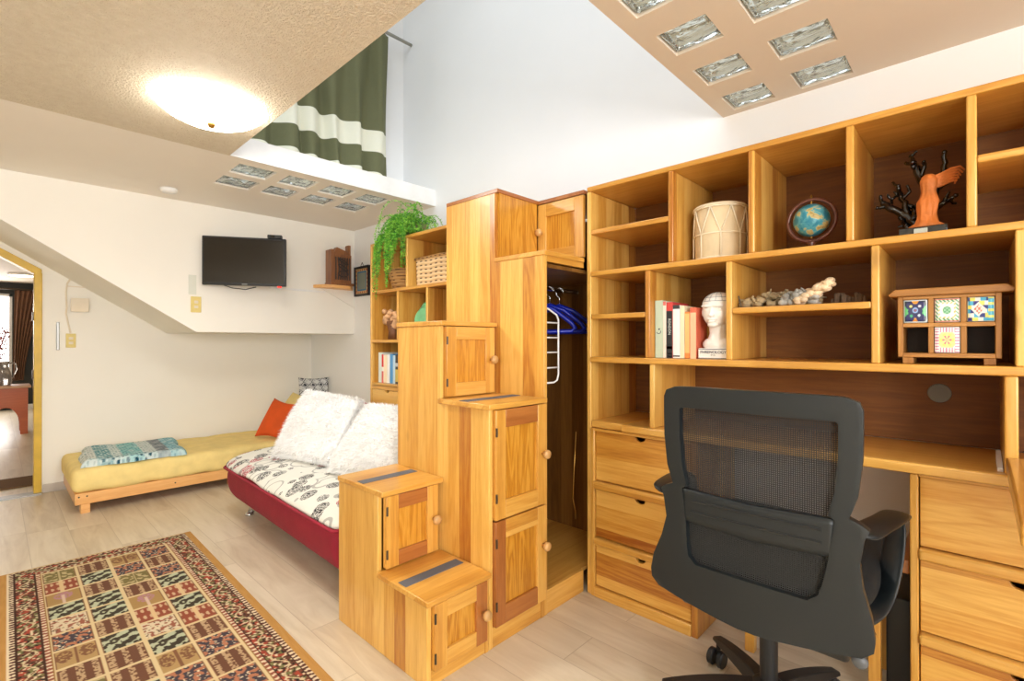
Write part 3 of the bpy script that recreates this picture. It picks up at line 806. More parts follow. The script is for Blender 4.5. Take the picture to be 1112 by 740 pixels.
cushion('fur_cushion', [(1.34,3.54,.47),(1.47,2.90,.49),(1.77,3.12,.845),(1.65,3.71,.88)], .20, FUR, 'large shaggy white cushion in the middle of the sofa, nearer the daybed', fur=15000, seed=11, group='white shaggy cushions')
cushion('fur_cushion', [(1.40,2.84,.48),(1.48,2.24,.49),(1.78,2.28,.84),(1.74,2.97,.83)], .20, FUR, 'large shaggy white cushion on the sofa right behind the stair cabinets', fur=15000, seed=12, group='white shaggy cushions')

# ------------------------------------------------------------------ television on its arm
tv = thing('tv', 'flat black television turned on its wall arm above the ledge', 'television', (1.43, 4.41, 1.70))
cxl = Vector((1.43, 4.41, 1.92)); w, hgt = .63, .40
m = MB(); m.box(cxl.x-w/2, cxl.x+w/2, cxl.y, cxl.y+.035, cxl.z-hgt/2, cxl.z+hgt/2); m.build('casing', BLACKP, tv, bevel=.006)
B('screen', SCRN, tv, cxl.x-w/2+.014, cxl.x+w/2-.014, cxl.y-.002, cxl.y+.001, cxl.z-hgt/2+.022, cxl.z+hgt/2-.014)
B('back_housing', BLACKP, tv, cxl.x-w/2+.1, cxl.x+w/2-.1, cxl.y+.035, cxl.y+.065, cxl.z-.14, cxl.z+.12, bevel=.01)
m = MB(); m.tube([(cxl.x, cxl.y+.06, cxl.z), (cxl.x+.08, cxl.y+.14, cxl.z), (cxl.x-.045, cxl.y+.22, cxl.z)], .016, 8); m.box(cxl.x-.1, cxl.x+.0, cxl.y+.205, cxl.y+.222, cxl.z-.08, cxl.z+.08)
m.build('wall_arm', BLACKP, tv)
m = MB(); m.box(cxl.x-.02, cxl.x+.02, cxl.y-.004, cxl.y, cxl.z-hgt/2+.006, cxl.z-hgt/2+.014); m.build('badge', GREYM, tv)
m = MB(); m.tube([(cxl.x-.17,cxl.y+.03,cxl.z-hgt/2+.005),(cxl.x-.1,cxl.y+.03,cxl.z-hgt/2-.02),(cxl.x,cxl.y+.03,cxl.z-hgt/2-.03),(cxl.x+.08,cxl.y+.03,cxl.z-hgt/2-.008)], .004, 6); m.build('cable', BLACKP, tv)
m = MB(); m.box(cxl.x+w/2-.065, cxl.x+w/2-.035, cxl.y+.0, cxl.y+.01, cxl.z-hgt/2-.012, cxl.z-hgt/2); m.build('standby_light', emit('red_led', (255,40,20), 1.5), tv)
tv.rotation_euler.z = -.56
bx_ = thing('streaming_box', 'small black box perched on the top right corner of the television', 'box', (1.63, 4.30, 2.119))
B('body', BLACKP, bx_, 1.575, 1.685, 4.28, 4.33, 2.121, 2.150, bevel=.004); B('camera_lens', SCRN, bx_, 1.60, 1.63, 4.277, 4.281, 2.128, 2.144); bx_.rotation_euler.z = -.56
MBt = MB(); MBt.box(1.72, 2.24, YT-.012, YT, 1.735, 1.752); tag(MBt.build('cable_trunking', WHITE), 'white cable trunking along the wall between television and corner shelf', 'cable trunking')

# corner shelf with carved wooden piece
cs = MB(); cs.prism([(2.12,YT-.001),(2.535,YT-.001),(2.49,4.575),(2.42,4.50),(2.24,4.50),(2.16,4.55)], 2, 1.775, 1.805)
sh = thing('corner_shelf', 'small pale wooden corner shelf above the daybed', 'shelf', (2.4,4.55,1.775)); cs.build('board', BEDW, sh, bevel=.004)
m = MB(); m.prism([(2.20,1.775),(2.549,1.775),(2.549,1.60)], 1, YT-.015, YT-.001)
m.build('bracket', WARM, sh)
ck = thing('carved_cabinet', 'small brown carved wooden cabinet ornament on the corner shelf', 'ornament', (2.37,4.58,1.806))
B('body', WAL, ck, 2.27, 2.45, 4.53, 4.62, 1.83, 2.11, bevel=.004); B('side_post', WAL, ck, 2.235, 2.268, 4.525, 4.64, 1.808, 2.15, bevel=.004); B('side_post', WAL, ck, 2.44, 2.47, 4.58, 4.64, 1.832, 2.22, bevel=.004)
B('base', WAL, ck, 2.23, 2.475, 4.52, 4.645, 1.806, 1.832, bevel=.003)
m = MB()
for k in range(7): m.tube([(2.285+.024*k, 4.526, 1.86),(2.285+.024*k+.012*sin(k), 4.522, 1.97),(2.285+.024*k, 4.526, 2.08)], .006, 6)
for k in range(3):
    m.tube([(2.36+.05*cos(a*PI/6+k), 4.522, 1.92+.06*k+.03*sin(a*PI/6)) for a in range(13)], .006, 6)
m.build('carved_grille', plain('black_carved_wood', (44,26,16), .5), ck)
m = MB(); m.prism([(2.27,2.11),(2.46,2.11),(2.40,2.15),(2.31,2.18)], 1, 4.55, 4.61); m.build('pediment', WAL, ck)
pf = thing('picture_frame', 'small dark framed picture with blue and gold border on the wall beside the far bookcase', 'picture', (XW-.01,4.48,1.72))
m = MB(); y0, y1, z0, z1 = 4.345, 4.625, 1.715, 2.01
for q in ((y0,y1,z0,z0+.022),(y0,y1,z1-.022,z1),(y0,y0+.022,z0,z1),(y1-.022,y1,z0,z1)): m.box(XW-.02, XW-.001, *q)
m.build('frame', plain('dark_frame_wood', (30,28,34), .4), pf, bevel=.002)
B('picture', plain('gold_print_ground', (206,178,116), .5), pf, XW-.012, XW-.002, y0+.02, y1-.02, z0+.02, z1-.02)
m = MB()
for q in ((y0+.055,y1-.055,z0+.05,z0+.064),(y0+.055,y1-.055,z1-.064,z1-.05),(y0+.055,y0+.068,z0+.05,z1-.05),(y1-.068,y1-.055,z0+.05,z1-.05)): m.box(XW-.0135, XW-.011, *q)
m.build('blue_border', plain('blue_print', (52,120,166), .5), pf); B('picture_centre', plain('grey_green_print', (140,150,138), .5), pf, XW-.0130, XW-.011, y0+.068, y1-.068, z0+.064, z1-.064)
m = MB()
for k in range(6):
    for zz in (z0+.036, z1-.036): m.ball((XW-.013, y0+.05+k*.04, zz), (.002,.012,.009), 8, 6)
    for yy in (y0+.036, y1-.036): m.ball((XW-.013, yy, z0+.05+k*.04), (.002,.009,.012), 8, 6)
m.build('gold_flowers', plain('red_flower_print', (170,70,60), .5), pf)
m = MB(); m.tube([(XW-.006,4.46,2.01),(XW-.006,4.49,2.05),(XW-.006,4.52,2.01)], .003, 6); m.build('hanging_loop', IRON, pf)

# wall fittings
def plate(name, label, x0, x1, y, z0, z1, mat, part, pm):
    t = thing(name, label, name.split('_')[-1], ((x0+x1)/2, y, z0)); B('plate', mat, t, x0, x1, y-.008, y-.0005, z0, z1, bevel=.003)
    xc = (x0+x1)/2; zc = (z0+z1)/2; m = MB()
    for d in (-.02, .02): m.box(xc-.014, xc+.014, y-.014, y-.008, zc+d-.011, zc+d+.011)
    m.build(part, pm, t, bevel=.002); return t
plate('wall_switch', 'old yellowed double switch on the lower wall by the doorway', .425, .490, YL, 1.205, 1.325, YSW, 'rocker', CREAMP)
plate('wall_switch', 'yellow switch plate on the overhanging wall left of the television', 1.105, 1.180, YT, 1.495, 1.625, YSW, 'rocker', CREAMP)
t = MB(); t.box(1.09, 1.145, YT-.006, YT-.001, 1.64, 1.80); tag(t.build('wall_card', plain('translucent_sleeve', (222,224,212), .3)), 'pale blank sleeve stuck to the wall above the yellow switch plate', 'card')
t = thing('junction_box', 'square cream junction box on the lower wall above the double switch', 'junction box', (.51, YL, 1.51))
B('box', CREAMP, t, .455, .565, YL-.06, YL-.001, 1.515, 1.625, bevel=.003); B('cover', CREAMP, t, .452, .568, YL-.068, YL-.06, 1.512, 1.628, bevel=.002)
m = MB(); m.tube([(.455,YL-.008,1.80),(.432,YL-.008,1.75),(.425,YL-.008,1.68),(.43,YL-.008,1.55),(.425,YL-.008,1.50),(.438,YL-.008,1.42),(.455,YL-.008,1.33)], .006, 8); m.tube([(.43,YL-.008,1.73),(.53,YL-.008,1.728),(.56,YL-.01,1.73)], .004, 6)
tag(m.build('cable', CREAMP), 'pale surface cable running down to the double switch by the doorway', 'cable')
m = MB(); m.box(.365, .385, YL-.012, YL-.001, 1.185, 1.42); tag(m.build('metal_rail', GREYM, bevel=.003), 'thin grey vertical metal strip on the wall beside the yellow doorway', 'strip')  # flat metal strip on the wall, carries nothing

# ------------------------------------------------------------------ the room beyond the doorway
struct(MB().box(-3.2, 2.4, YL+.06, 13.1, -.06, 0).build('floor_beyond', FLOOR))
struct(MB().box(-3.3, 2.4, YL+.1, 13.1, 2.36, 2.46).build('ceiling_beyond', SLABM))
struct(MB().box(2.4, 2.5, YL+.1, 13.1, 0, 2.75).build('wall_beyond_right', WARM))
struct(MB().box(-3.3, -3.2, YL+.1, 13.1, 0, 2.75).build('wall_beyond_left', WARM))
YB2 = 13.0
DKW = plain('dark_green_wall', (44,46,42), .6)
m = MB(); m.box(-3.2, -1.0, YB2, YB2+.1, 0, 2.75); m.box(.24, 2.4, YB2, YB2+.1, 0, 2.75); m.box(-1.0, .24, YB2, YB2+.1, 2.15, 2.75); m.box(-1.0, .24, YB2, YB2+.1, 0, .35)
struct(m.build('wall_beyond_end', DKW))
m = MB(); m.box(-1.0,.24,YB2+.02,YB2+.06,.35,.41); m.box(-1.0,.24,YB2+.02,YB2+.06,2.10,2.15); m.box(-1.0,-.94,YB2+.02,YB2+.06,.35,2.15); m.box(.20,.24,YB2+.02,YB2+.06,.35,2.15); m.box(-.41,-.35,YB2+.02,YB2+.06,.35,2.15)
w3 = struct(m.build('window_3', WHITE))
B('daylight_pane', emit('overexposed_daylight_glass', (255,250,246), 3.2), w3, -.94, .20, YB2+.035, YB2+.045, .41, 2.10)
m = MB(); m.box(.24, 2.4, YB2-.015, YB2, 0, .09); struct(m.build('baseboard_beyond', WHITE))
cu2 = thing('curtain', 'brown curtain swept aside beside the bright window in the room beyond', 'curtain', (.42, 12.86, .55))
def c2(u, v):
    top = .27+u*.42; bot = .25+u*.14; x = bot+(top-bot)*(v**1.5)
    return (x, 12.86+.03*sin(u*40), .55+v*1.66)
MB().grid(60, 20, c2).build('fabric', plain('brown_sheer_curtain', (120,84,60), .8), cu2, smooth=True, solid=.004, fixn=False)
t = MB(); t.tube([(-1.2,12.86,2.23),(2.0,12.86,2.23)], .016, 8); tag(t.build('curtain_rod', IRON), 'dark rod over the window in the room beyond', 'curtain rod')
t = thing('ceiling_lamp', 'flat white ceiling lamp in the room beyond the doorway', 'lamp', (.31, 11.2, 2.36))
m = MB(); m.lathe([(.16,-.035),(.17,-.01),(.17,0)], (.31,11.2,2.36), 2, 28); m.build('base', WHITE, t); m = MB(); m.lathe([(.13,-.045),(.155,-.036)], (.31,11.2,2.36), 2, 28); m.build('diffuser', emit('lit_diffuser', (255,240,215), 6), t)
# console table with arched apron
t = thing('console_table', 'orange-brown wooden table with an arched apron in the room beyond', 'table', (0, 9.6, 0))
tz = .66
B('table_top', plain('pale_table_top', (196,150,110), .3), t, -.14, .36, 9.45, 9.95, tz-.03, tz, bevel=.004)
a = [(-.10,0),(-.10,tz-.03),(.33,tz-.03),(.33,0),(.255,0)] + [(.115+.14*cos(k*PI/14), .37*sin(k*PI/14)**.7) for k in range(1, 14)] + [(-.025,0)]
m = MB(); m.prism(a, 1, 9.48, 9.52); m.build('front_panel', TBLW, t, bevel=.003)
m = MB(); m.prism(a, 1, 9.88, 9.92); m.build('back_panel', TBLW, t)
B('side_panel', TBLW, t, .29, .33, 9.52, 9.88, 0, tz-.03)
v = thing('pitcher_vase', 'clear glass pitcher on the orange table in the room beyond', 'vase', (.10, 9.66, tz))
vm = plain('smoky_pitcher_glass', (176,168,160), .12); vm.node_tree.nodes['Principled BSDF'].inputs['Transmission Weight'].default_value = .6
m = MB(); m.lathe([(.062,0),(.078,.02),(.085,.10),(.06,.20),(.042,.27),(.055,.33)], (.10,9.66,tz), 2, 20); m.build('body', vm, v, smooth=True)
m = MB(); m.tube([(.145,9.66,tz+.31),(.21,9.66,tz+.30),(.225,9.66,tz+.22),(.17,9.66,tz+.08)], .011, 8); m.build('handle', vm, v, smooth=True)
v = thing('dried_branches', 'tall pinkish dried branches standing on the orange table', 'branches', (-.02, 9.66, tz))
m = MB(); rnd = random.Random(3)
m.lathe([(.05,0),(.06,.02),(.045,.12),(.03,.16)], (-.04,9.66,tz), 2, 16)
m.build('small_vase', plain('brown_vase', (110,90,76), .3), v, smooth=True)
m = MB()
for k in range(26):
    a = rnd.uniform(-1,1); p = Vector((-.04,9.66,tz+.12)); pts = [p]
    d = Vector((a*.35, rnd.uniform(-.25,.25), 1)).normalized()
    for s in range(6):
        d = (d+Vector((rnd.uniform(-.25,.25), rnd.uniform(-.2,.2), 0))).normalized(); p = p+d*.11; pts.append(p)
        for q in range(4): m.ball(tuple(p+Vector((rnd.uniform(-.03,.03), rnd.uniform(-.03,.03), rnd.uniform(-.05,.03)))), rnd.uniform(.007,.013), 5, 4)
    m.tube(pts, [.004]*7, 4)
m.build('twigs', plain('pinkish_dried_blossom', (150,84,80), .8, var=.2), v)
m = MB(); m.box(-.45, .262, 5.99, 6.40, .0005, .014); o = m.build('doormat', pattern_mat('brown_doormat_fibre', .95, .6, 300), None, bevel=.004)
set_pattern(o, lambda c: (112,86,62)); tag(o, 'brown doormat on the floor just past the yellow doorway', 'doormat')
# ------------------------------------------------------------------ office chair
oc = thing('office_chair', 'black mesh-backed office chair standing at the desk, seen from behind', 'office chair', (1.73, .50, 0))
YC = .453
DYL = lambda z: .012*max(0, min(1, (.72-z)/.15))
def XB_(z, d): return 1.42+.16*d*d+.035*math.exp(-((z-.80)/.16)**2)*0
OUT = [(1.118,.17),(1.116,.215),(1.105,.243),(1.085,.2505),(1.04,.2505),(.968,.2495),(.88,.240),(.825,.222),(.815,.246),(.803,.262),(.78,.252),(.72,.243),(.66,.254),(.595,.276),(.545,.284),(.52,.281),(.50,.258),(.488,.20),(.478,.14),(.468,.07),(.463,.02)]
def interp(tab, z):
    for (a, b), (c, d) in zip(tab[:-1], tab[1:]):
        if c <= z <= a: return b+(d-b)*((a-z)/(a-c) if a != c else 0)
    return tab[0][1] if z > tab[0][0] else tab[-1][1]
INN = [(1.055,.195),(1.05,.208),(1.03,.212),(.85,.197),(.75,.184),(.65,.172),(.62,.165),(.60,.143)]
zs = sorted(set([a for a, _ in OUT]+[a for a, _ in INN]), reverse=True)
vs = []; fs = []; NS = 4; NM = 10
rowsl = []
for z in zs:
    o = interp(OUT, z); i = min(interp(INN, z), o*.8)
    if z > 1.055: i = min(.195, o*.8)
    if z < .60: i = min(.143, o*.8)
    ys = [-o+(o-i)*k/NS for k in range(NS)]+[-i+2*i*k/NM for k in range(NM)]+[i+(o-i)*k/NS for k in range(NS+1)]
    rowsl.append(len(vs)); vs += [(XB_(z, y), YC+DYL(z)+y, z) for y in ys]
W_ = 2*NS+NM+1
for r, (z0, z1) in enumerate(zip(zs[:-1], zs[1:])):
    hole = z0 <= 1.0551 and z1 >= .5999
    for k in range(W_-1):
        if hole and NS <= k < NS+NM: continue
        a = rowsl[r]+k; b = rowsl[r+1]+k; fs.append((a, a+1, b+1, b))
bf = MB().add(vs, fs).build('back_frame', CHAIRP, oc, smooth=True, solid=.026); bf.modifiers['s'].offset = 0
mb = bf.modifiers.new('b', 'BEVEL'); mb.width = .008; mb.segments = 3; mb.limit_method = 'ANGLE'; mb.angle_limit = .9
# lumbar bar with two slots
def lum(u, v):
    y = -.195+.39*u; z = .722+.094*v-.008*(1-abs(2*u-1)); return (XB_(z, y)-.004, YC+y, z)
lb = MB().grid(24, 6, lum).build('lumbar_bar', CHAIRP, oc, smooth=True, solid=.014)
m = MB()
for z in (.752,.785):
    m.tube([(XB_(z, y)-.0125, YC+y, z) for y in [-.165+.033*k for k in range(11)]], .0035, 6)
m.build('lumbar_slot', BLACKP, lb)
def netmat():
    t = NT('black_mesh_fabric'); t.v('Roughness', .8); t.v('Base Color', (.012,.013,.013,1))
    tc = t.n('ShaderNodeTexCoord'); sp = t.n('ShaderNodeSeparateXYZ'); t.l(tc.outputs['Object'], sp.inputs[0])
    a = t.math('GREATER_THAN', t.math('SINE', t.math('MULTIPLY', sp.outputs[1], 2*PI/.0052)), .15)
    b = t.math('GREATER_THAN', t.math('SINE', t.math('MULTIPLY', sp.outputs[2], 2*PI/.0052)), .15)
    hole = t.math('MULTIPLY', a, b)
    t.l(t.math('SUBTRACT', .97, t.math('MULTIPLY', hole, .42)), t.b.inputs['Alpha']); return t.m
def net(u, v):
    z = .59+.475*v; w = .203 if z > .66 else .18; y = -w+2*w*u; return (XB_(z, y)+.006, YC+y, z)
MB().grid(20, 24, net).build('mesh_panel', netmat(), oc, smooth=True)
for s in (-1, 1):
    yy = lambda d: .470+s*d
    # pad loop: from the back wing forward, then the strut down to the seat
    def strip(path, wid, th, name, mat=CHAIRP, par=oc):
        """flat band along path; each entry (x,y,z,half width along wdir), wdir in x/z plane given"""
        m = MB(); vsl = []
        for (x, y, z, wx, wy, wz) in path:
            vsl += [(x-wx, y-wy, z-wz), (x+wx, y+wy, z+wz)]
        n = len(path); m.add(vsl, [(2*i, 2*i+1, 2*i+3, 2*i+2) for i in range(n-1)])
        o = m.build(name, mat, par, smooth=True, solid=th); q = o.modifiers.new('u', 'SUBSURF'); q.levels = 2; q.render_levels = 2; return o
    ar = strip([(1.43,yy(.262),.785,0,.030,.014),(1.52,yy(.275),.788,0,.036,.006),(1.60,yy(.292),.785,0,.038,.002),(1.68,yy(.300),.783,0,.038,.0),(1.735,yy(.302),.774,0,.034,.0),(1.755,yy(.301),.750,.0,.028,.004)], .05, .020, 'armrest')
    strip([(1.742,yy(.300),.775,.024,s*-.024,.0),(1.730,yy(.296),.70,.026,s*-.028,.0),(1.705,yy(.288),.62,.028,s*-.030,.0),(1.675,yy(.278),.56,.030,s*-.028,.004),(1.62,yy(.268),.535,.03,s*-.018,.014),(1.54,yy(.245),.53,.02,s*-.006,.016)], .05, .018, 'armrest_strut', CHAIRP, oc)
m = softbox(1.54, 2.02, YC-.262+.01, YC+.262+.01, .548, .645, .04, .004); m.build('seat', CHAIRD, oc, smooth=True)
m = MB(); m.prism([(1.47,.555),(1.98,.56),(1.98,.53),(1.90,.46),(1.60,.415),(1.49,.435),(1.455,.49)], 1, YC-.21, YC+.23); m.build('seat_pan', BLACKP, oc, bevel=.01)
m = MB(); m.box(1.60, 1.84, .40, .58, .385, .49); m.build('tilt_mechanism', BLACKP, oc, bevel=.008)
m = MB(); m.tube([(1.73,.42,.44),(1.68,.26,.445),(1.67,.24,.45)], .007, 8); m.ball((1.665,.235,.45), (.02,.026,.012), 12, 8); m.build('height_lever', BLACKP, oc, smooth=True)
m = MB(); m.lathe([(.014,0),(.018,-.010),(.014,-.02)], (1.46,.215,.475), 0, 16); m.build('tension_knob', plain('dark_grey_knob', (90,92,94), .4), oc, smooth=True)
m = MB(); m.lathe([(.014,.29),(.014,.40)], (1.73,.50,0), 2, 20); m.build('gas_piston', CHROME, oc, smooth=False)
m = MB(); m.lathe([(.026,.10),(.027,.30),(.022,.31)], (1.73,.50,0), 2, 24); m.build('gas_column', BLACKP, oc, smooth=False)
m = MB(); m.lathe([(.05,.09),(.055,.10),(.05,.148),(.032,.16)], (1.73,.50,0), 2, 28); m.build('base_hub', BLACKP, oc, bevel=.004)
for k in range(5):
    a = math.radians(49+72*k); u = Vector((cos(a), sin(a), 0)); p = Vector((1.73,.50,0)); R_ = .33; n_ = Vector((-u.y, u.x, 0))
    m = MB(); rows = []
    for t in range(9):
        f = t/8; r = .035+(R_-.035)*f; w = .030-.010*f; zt = .150-.045*f*f; zb = .104-.012*f
        c = p+u*r
        rows += [c+n_*w+Vector((0,0,zb)), c+n_*w*.8+Vector((0,0,zt)), c-n_*w*.8+Vector((0,0,zt)), c-n_*w+Vector((0,0,zb))]
    m.add(rows, [(4*i+j, 4*i+(j+1)%4, 4*i+4+(j+1)%4, 4*i+4+j) for i in range(8) for j in range(4)]+[(0,1,2,3),(32,33,34,35)])
    leg = m.build('base_leg', BLACKP, oc, bevel=.004)
    c = p+u*(R_-.012); ca = a+.9*k+.6; ax = Vector((cos(ca), sin(ca), 0)); fw_ = Vector((-ax.y, ax.x, 0))
    m = MB()
    for s in (-1, 1):
        q = c+fw_*.012+Vector((0,0,.032))
        m.tube([q+ax*s*.008, q+ax*s*.012, q+ax*s*.026, q+ax*s*.030], [.026,.031,.031,.026], 20)
    m.tube([c+Vector((0,0,.04)), c+Vector((0,0,.10))], .009, 8)
    m.build('caster', BLACKP, leg, smooth=False)

# ------------------------------------------------------------------ under the desk
st = thing('stool', 'small honey pine stool pushed under the desk behind the office chair', 'stool', (2.27,.48,0))
for x in (2.12,2.36):
    for y in (.27,.68): B('leg', WZ, st, x-.018, x+.018, y-.018, y+.018, 0, .44, bevel=.003)
B('seat', WY, st, 2.08, 2.40, .23, .72, .44, .465, bevel=.006)
B('apron', WY, st, 2.115, 2.127, .29, .66, .39, .44); B('apron', WY, st, 2.353, 2.365, .29, .66, .39, .44)
br = MB(); br.box(2.06, 2.45, .171, .20, .49, .535); tag(br.build('drawer_runner', RXw, bevel=.004), 'small reddish wooden block fixed under the desk beside the right drawer cabinet', 'runner')
pc = thing('computer_tower', 'black computer case on the floor under the desk beside the drawer cabinet', 'computer', (2.30,.235,0))
# sits between the stool and the cabinet, pushed back
B('case', BLACKP, pc, 2.17, 2.45, .175, .245, .0, .36, bevel=.006); B('front_badge', GREYM, pc, 2.166, 2.17, .19, .225, .05, .058)

# ------------------------------------------------------------------ things on the bookcase
Z1 = 1.60; Z2 = 1.388; Z3 = 1.178
# drum
dr = thing('drum', 'white rope-laced skin drum in the open top compartment', 'drum', (2.20,.832,Z1))
DSK = plain('drum_skin', (222,202,164), .55, var=.06, bump=.1, bscale=40); ROPE = plain('drum_rope', (240,228,200), .8)
c = (2.205,.832,Z1)
m = MB(); m.lathe([(.096,.003),(.102,.015),(.104,.12),(.103,.225),(.098,.232)], c, 2, 40); m.build('shell', DSK, dr, smooth=True)
m = MB(); m.lathe([(.096,.228),(.106,.226),(.108,.236),(.104,.244),(.096,.246),(.05,.246)], c, 2, 40); m.build('drum_head', DSK, dr, smooth=True)
m = MB()
hoop = lambda z, r: m.tube([(c[0]+r*cos(a*PI/18), c[1]+r*sin(a*PI/18), c[2]+z) for a in range(37)], .0035, 6)
hoop(.228,.108); hoop(.236,.108); hoop(.012,.106); hoop(.115,.1065)
for k in range(8):
    a0 = 2*PI*k/8; am = a0+PI/8; a1 = a0+PI/4
    P_ = lambda a, z: (c[0]+.1085*cos(a), c[1]+.1085*sin(a), c[2]+z)
    m.tube([P_(a0,.228), P_((a0*.5+am*.5),.17), P_(am,.115), P_(am,.012)], .003, 5); m.tube([P_(a1,.228), P_((a1*.5+am*.5),.17), P_(am,.115)], .003, 5)
m.build('lacing', ROPE, dr, smooth=True)
# globe
gl = thing('globe', 'small antique-looking blue globe on a brown wooden stand', 'globe', (2.20,.478,Z1))
gc = Vector((2.20,.478,Z1+.125))
def globemat():
    t = NT('globe_map'); t.v('Roughness', .35); n = t.noise(t.coord(), 22, 4, .6, .4)
    t.l(t.ramp(n, [(.44,(44,134,160)),(.54,(96,174,184)),(.57,(206,192,130)),(.66,(176,146,84)),(.76,(120,150,96))]), t.b.inputs['Base Color']); return t.m
m = MB(); m.ball(gc, .063, 28, 18); m.build('sphere', globemat(), gl, smooth=True)
GBR = plain('globe_stand_wood', (104,58,46), .35, coat=.3)
m = MB(); rg = []
for k in range(41):
    a = 2*PI*k/40; rg.append((gc.x+.02*sin(a)*0, gc.y+.081*cos(a), gc.z+.081*sin(a)))
m.tube(rg, .0075, 8); m.build('meridian_ring', GBR, gl, smooth=True)
m = MB(); m.lathe([(.036,.001),(.038,.006),(.030,.012),(.012,.018),(.010,.03),(.014,.036),(.010,.044)], (2.20,.478,Z1), 2, 24); m.build('base', GBR, gl, smooth=True)
m = MB(); m.lathe([(.003,-.068),(.003,.09),(.005,.092),(.002,.1)], gc, 2, 10); m.build('axis_pin', BRASS, gl)
# black coral
cr = thing('black_coral', 'glossy black branching coral sculpture behind the orange figurine', 'coral', (2.26,.16,Z1))
m = MB(); rnd = random.Random(21)
def limb(pts, r0, r1):
    P_ = []; x = 2.27
    q = [Vector((x+rnd.uniform(-.015,.015), a, Z1+b)) for a, b in pts]
    for i in range(len(q)-1):
        for k in range(4): P_.append(q[i].lerp(q[i+1], k/4)+Vector((rnd.uniform(-.002,.002), rnd.uniform(-.003,.003), rnd.uniform(-.003,.003))))
    P_.append(q[-1]); n = len(P_); r0 *= 1.3; r1 *= 1.3; m.tube(P_, [(r0+(r1-r0)*i/(n-1))*(1+.15*rnd.random()) for i in range(n)], 8)
    m.ball(tuple(P_[-1]), r1*1.25, 8, 6)
limb([(.155,.0),(.158,.05),(.18,.09),(.205,.115),(.24,.14),(.262,.165)], .015, .007)
limb([(.262,.165),(.268,.19)], .006, .004); limb([(.25,.15),(.278,.148)], .006, .004); limb([(.24,.14),(.235,.172),(.247,.19)], .005, .003); limb([(.235,.172),(.222,.185)], .004, .003)
limb([(.19,.10),(.195,.145),(.212,.18),(.216,.215)], .009, .005); limb([(.212,.18),(.228,.20)], .005, .003); limb([(.205,.165),(.185,.19),(.19,.21)], .005, .003); limb([(.216,.215),(.232,.235)], .004, .003)
limb([(.175,.085),(.168,.13),(.195,.145)], .008, .006); limb([(.168,.13),(.15,.16)], .006, .004)
limb([(.158,.05),(.185,.055),(.20,.075),(.21,.10)], .009, .005); limb([(.185,.055),(.192,.03)], .005, .003); limb([(.20,.075),(.215,.07)], .004, .003)
limb([(.15,.04),(.13,.12),(.135,.19),(.155,.24),(.172,.285)], .014, .008); limb([(.172,.285),(.182,.318)], .007, .004); limb([(.168,.275),(.195,.30)], .006, .004); limb([(.182,.318),(.165,.33)], .004, .003); limb([(.155,.24),(.142,.275),(.145,.29)], .006, .004)
limb([(.13,.14),(.105,.185),(.095,.225)], .009, .006); limb([(.105,.185),(.08,.20),(.075,.215)], .006, .004); limb([(.095,.225),(.088,.275),(.089,.31)], .007, .005)
limb([(.13,.10),(.09,.135),(.06,.15)], .008, .005); limb([(.09,.135),(.078,.165)], .005, .003); limb([(.085,.14),(.062,.128)], .005, .003)
m.lathe([(.045,.001),(.04,.02),(.02,.035)], (2.27,.155,Z1), 2, 20)
m.build('branches', BLKG, cr, smooth=True)
# orange figurine, generic draped figure with a swept cloak
fg = thing('figurine', 'orange terracotta draped figurine with one raised wing-like fold, on a black base', 'figurine', (2.14,.118,Z1))
m = MB(); seg = 36; vsl = []; fsl = []
prof = [(.042,.030),(.044,.034),(.028,.045),(.024,.07),(.026,.095),(.028,.115),(.021,.135),(.018,.15),(.022,.17),(.024,.185),(.019,.200),(.010,.208)]
for i, (r, h) in enumerate(prof):
    for k in range(seg):
        a = 2*PI*k/seg; fold = 1+(.10*sin(a*7+h*30) + .06*sin(a*12-h*55))*(1 if h < .16 else .35)
        vsl.append((2.14+r*.8*fold*cos(a)-.006*sin(h*20), .134+r*fold*sin(a)-.010*sin(h*9), Z1+h))
for i in range(len(prof)-1):
    for k in range(seg): fsl.append((i*seg+k, i*seg+(k+1)%seg, (i+1)*seg+(k+1)%seg, (i+1)*seg+k))
fsl += [tuple(range(seg)), tuple(range((len(prof)-1)*seg, len(prof)*seg))]
m.add(vsl, fsl); m.build('body', TERRA, fg, smooth=True)
m = MB()
for k in range(6):
    m.tube([(2.14,.118,Z1+.192-.006*k), (2.15,.092,Z1+.203-.007*k), (2.16,.068,Z1+.218-.008*k), (2.165,.048+.002*k,Z1+.222-.009*k), (2.165,.036+.005*k,Z1+.208-.008*k)], [.0065,.006,.005,.004,.0025], 7)
m.build('raised_fold', TERRA, fg, smooth=True)
m = MB(); m.box(2.10,2.18,.075,.20,Z1+.001,Z1+.030); m.build('base', BLKG, fg, bevel=.003)
m = MB(); m.box(2.0985,2.10,.125,.160,Z1+.008,Z1+.024); m.build('base_plaque', plain('pale_plaque', (190,196,186), .4), fg)
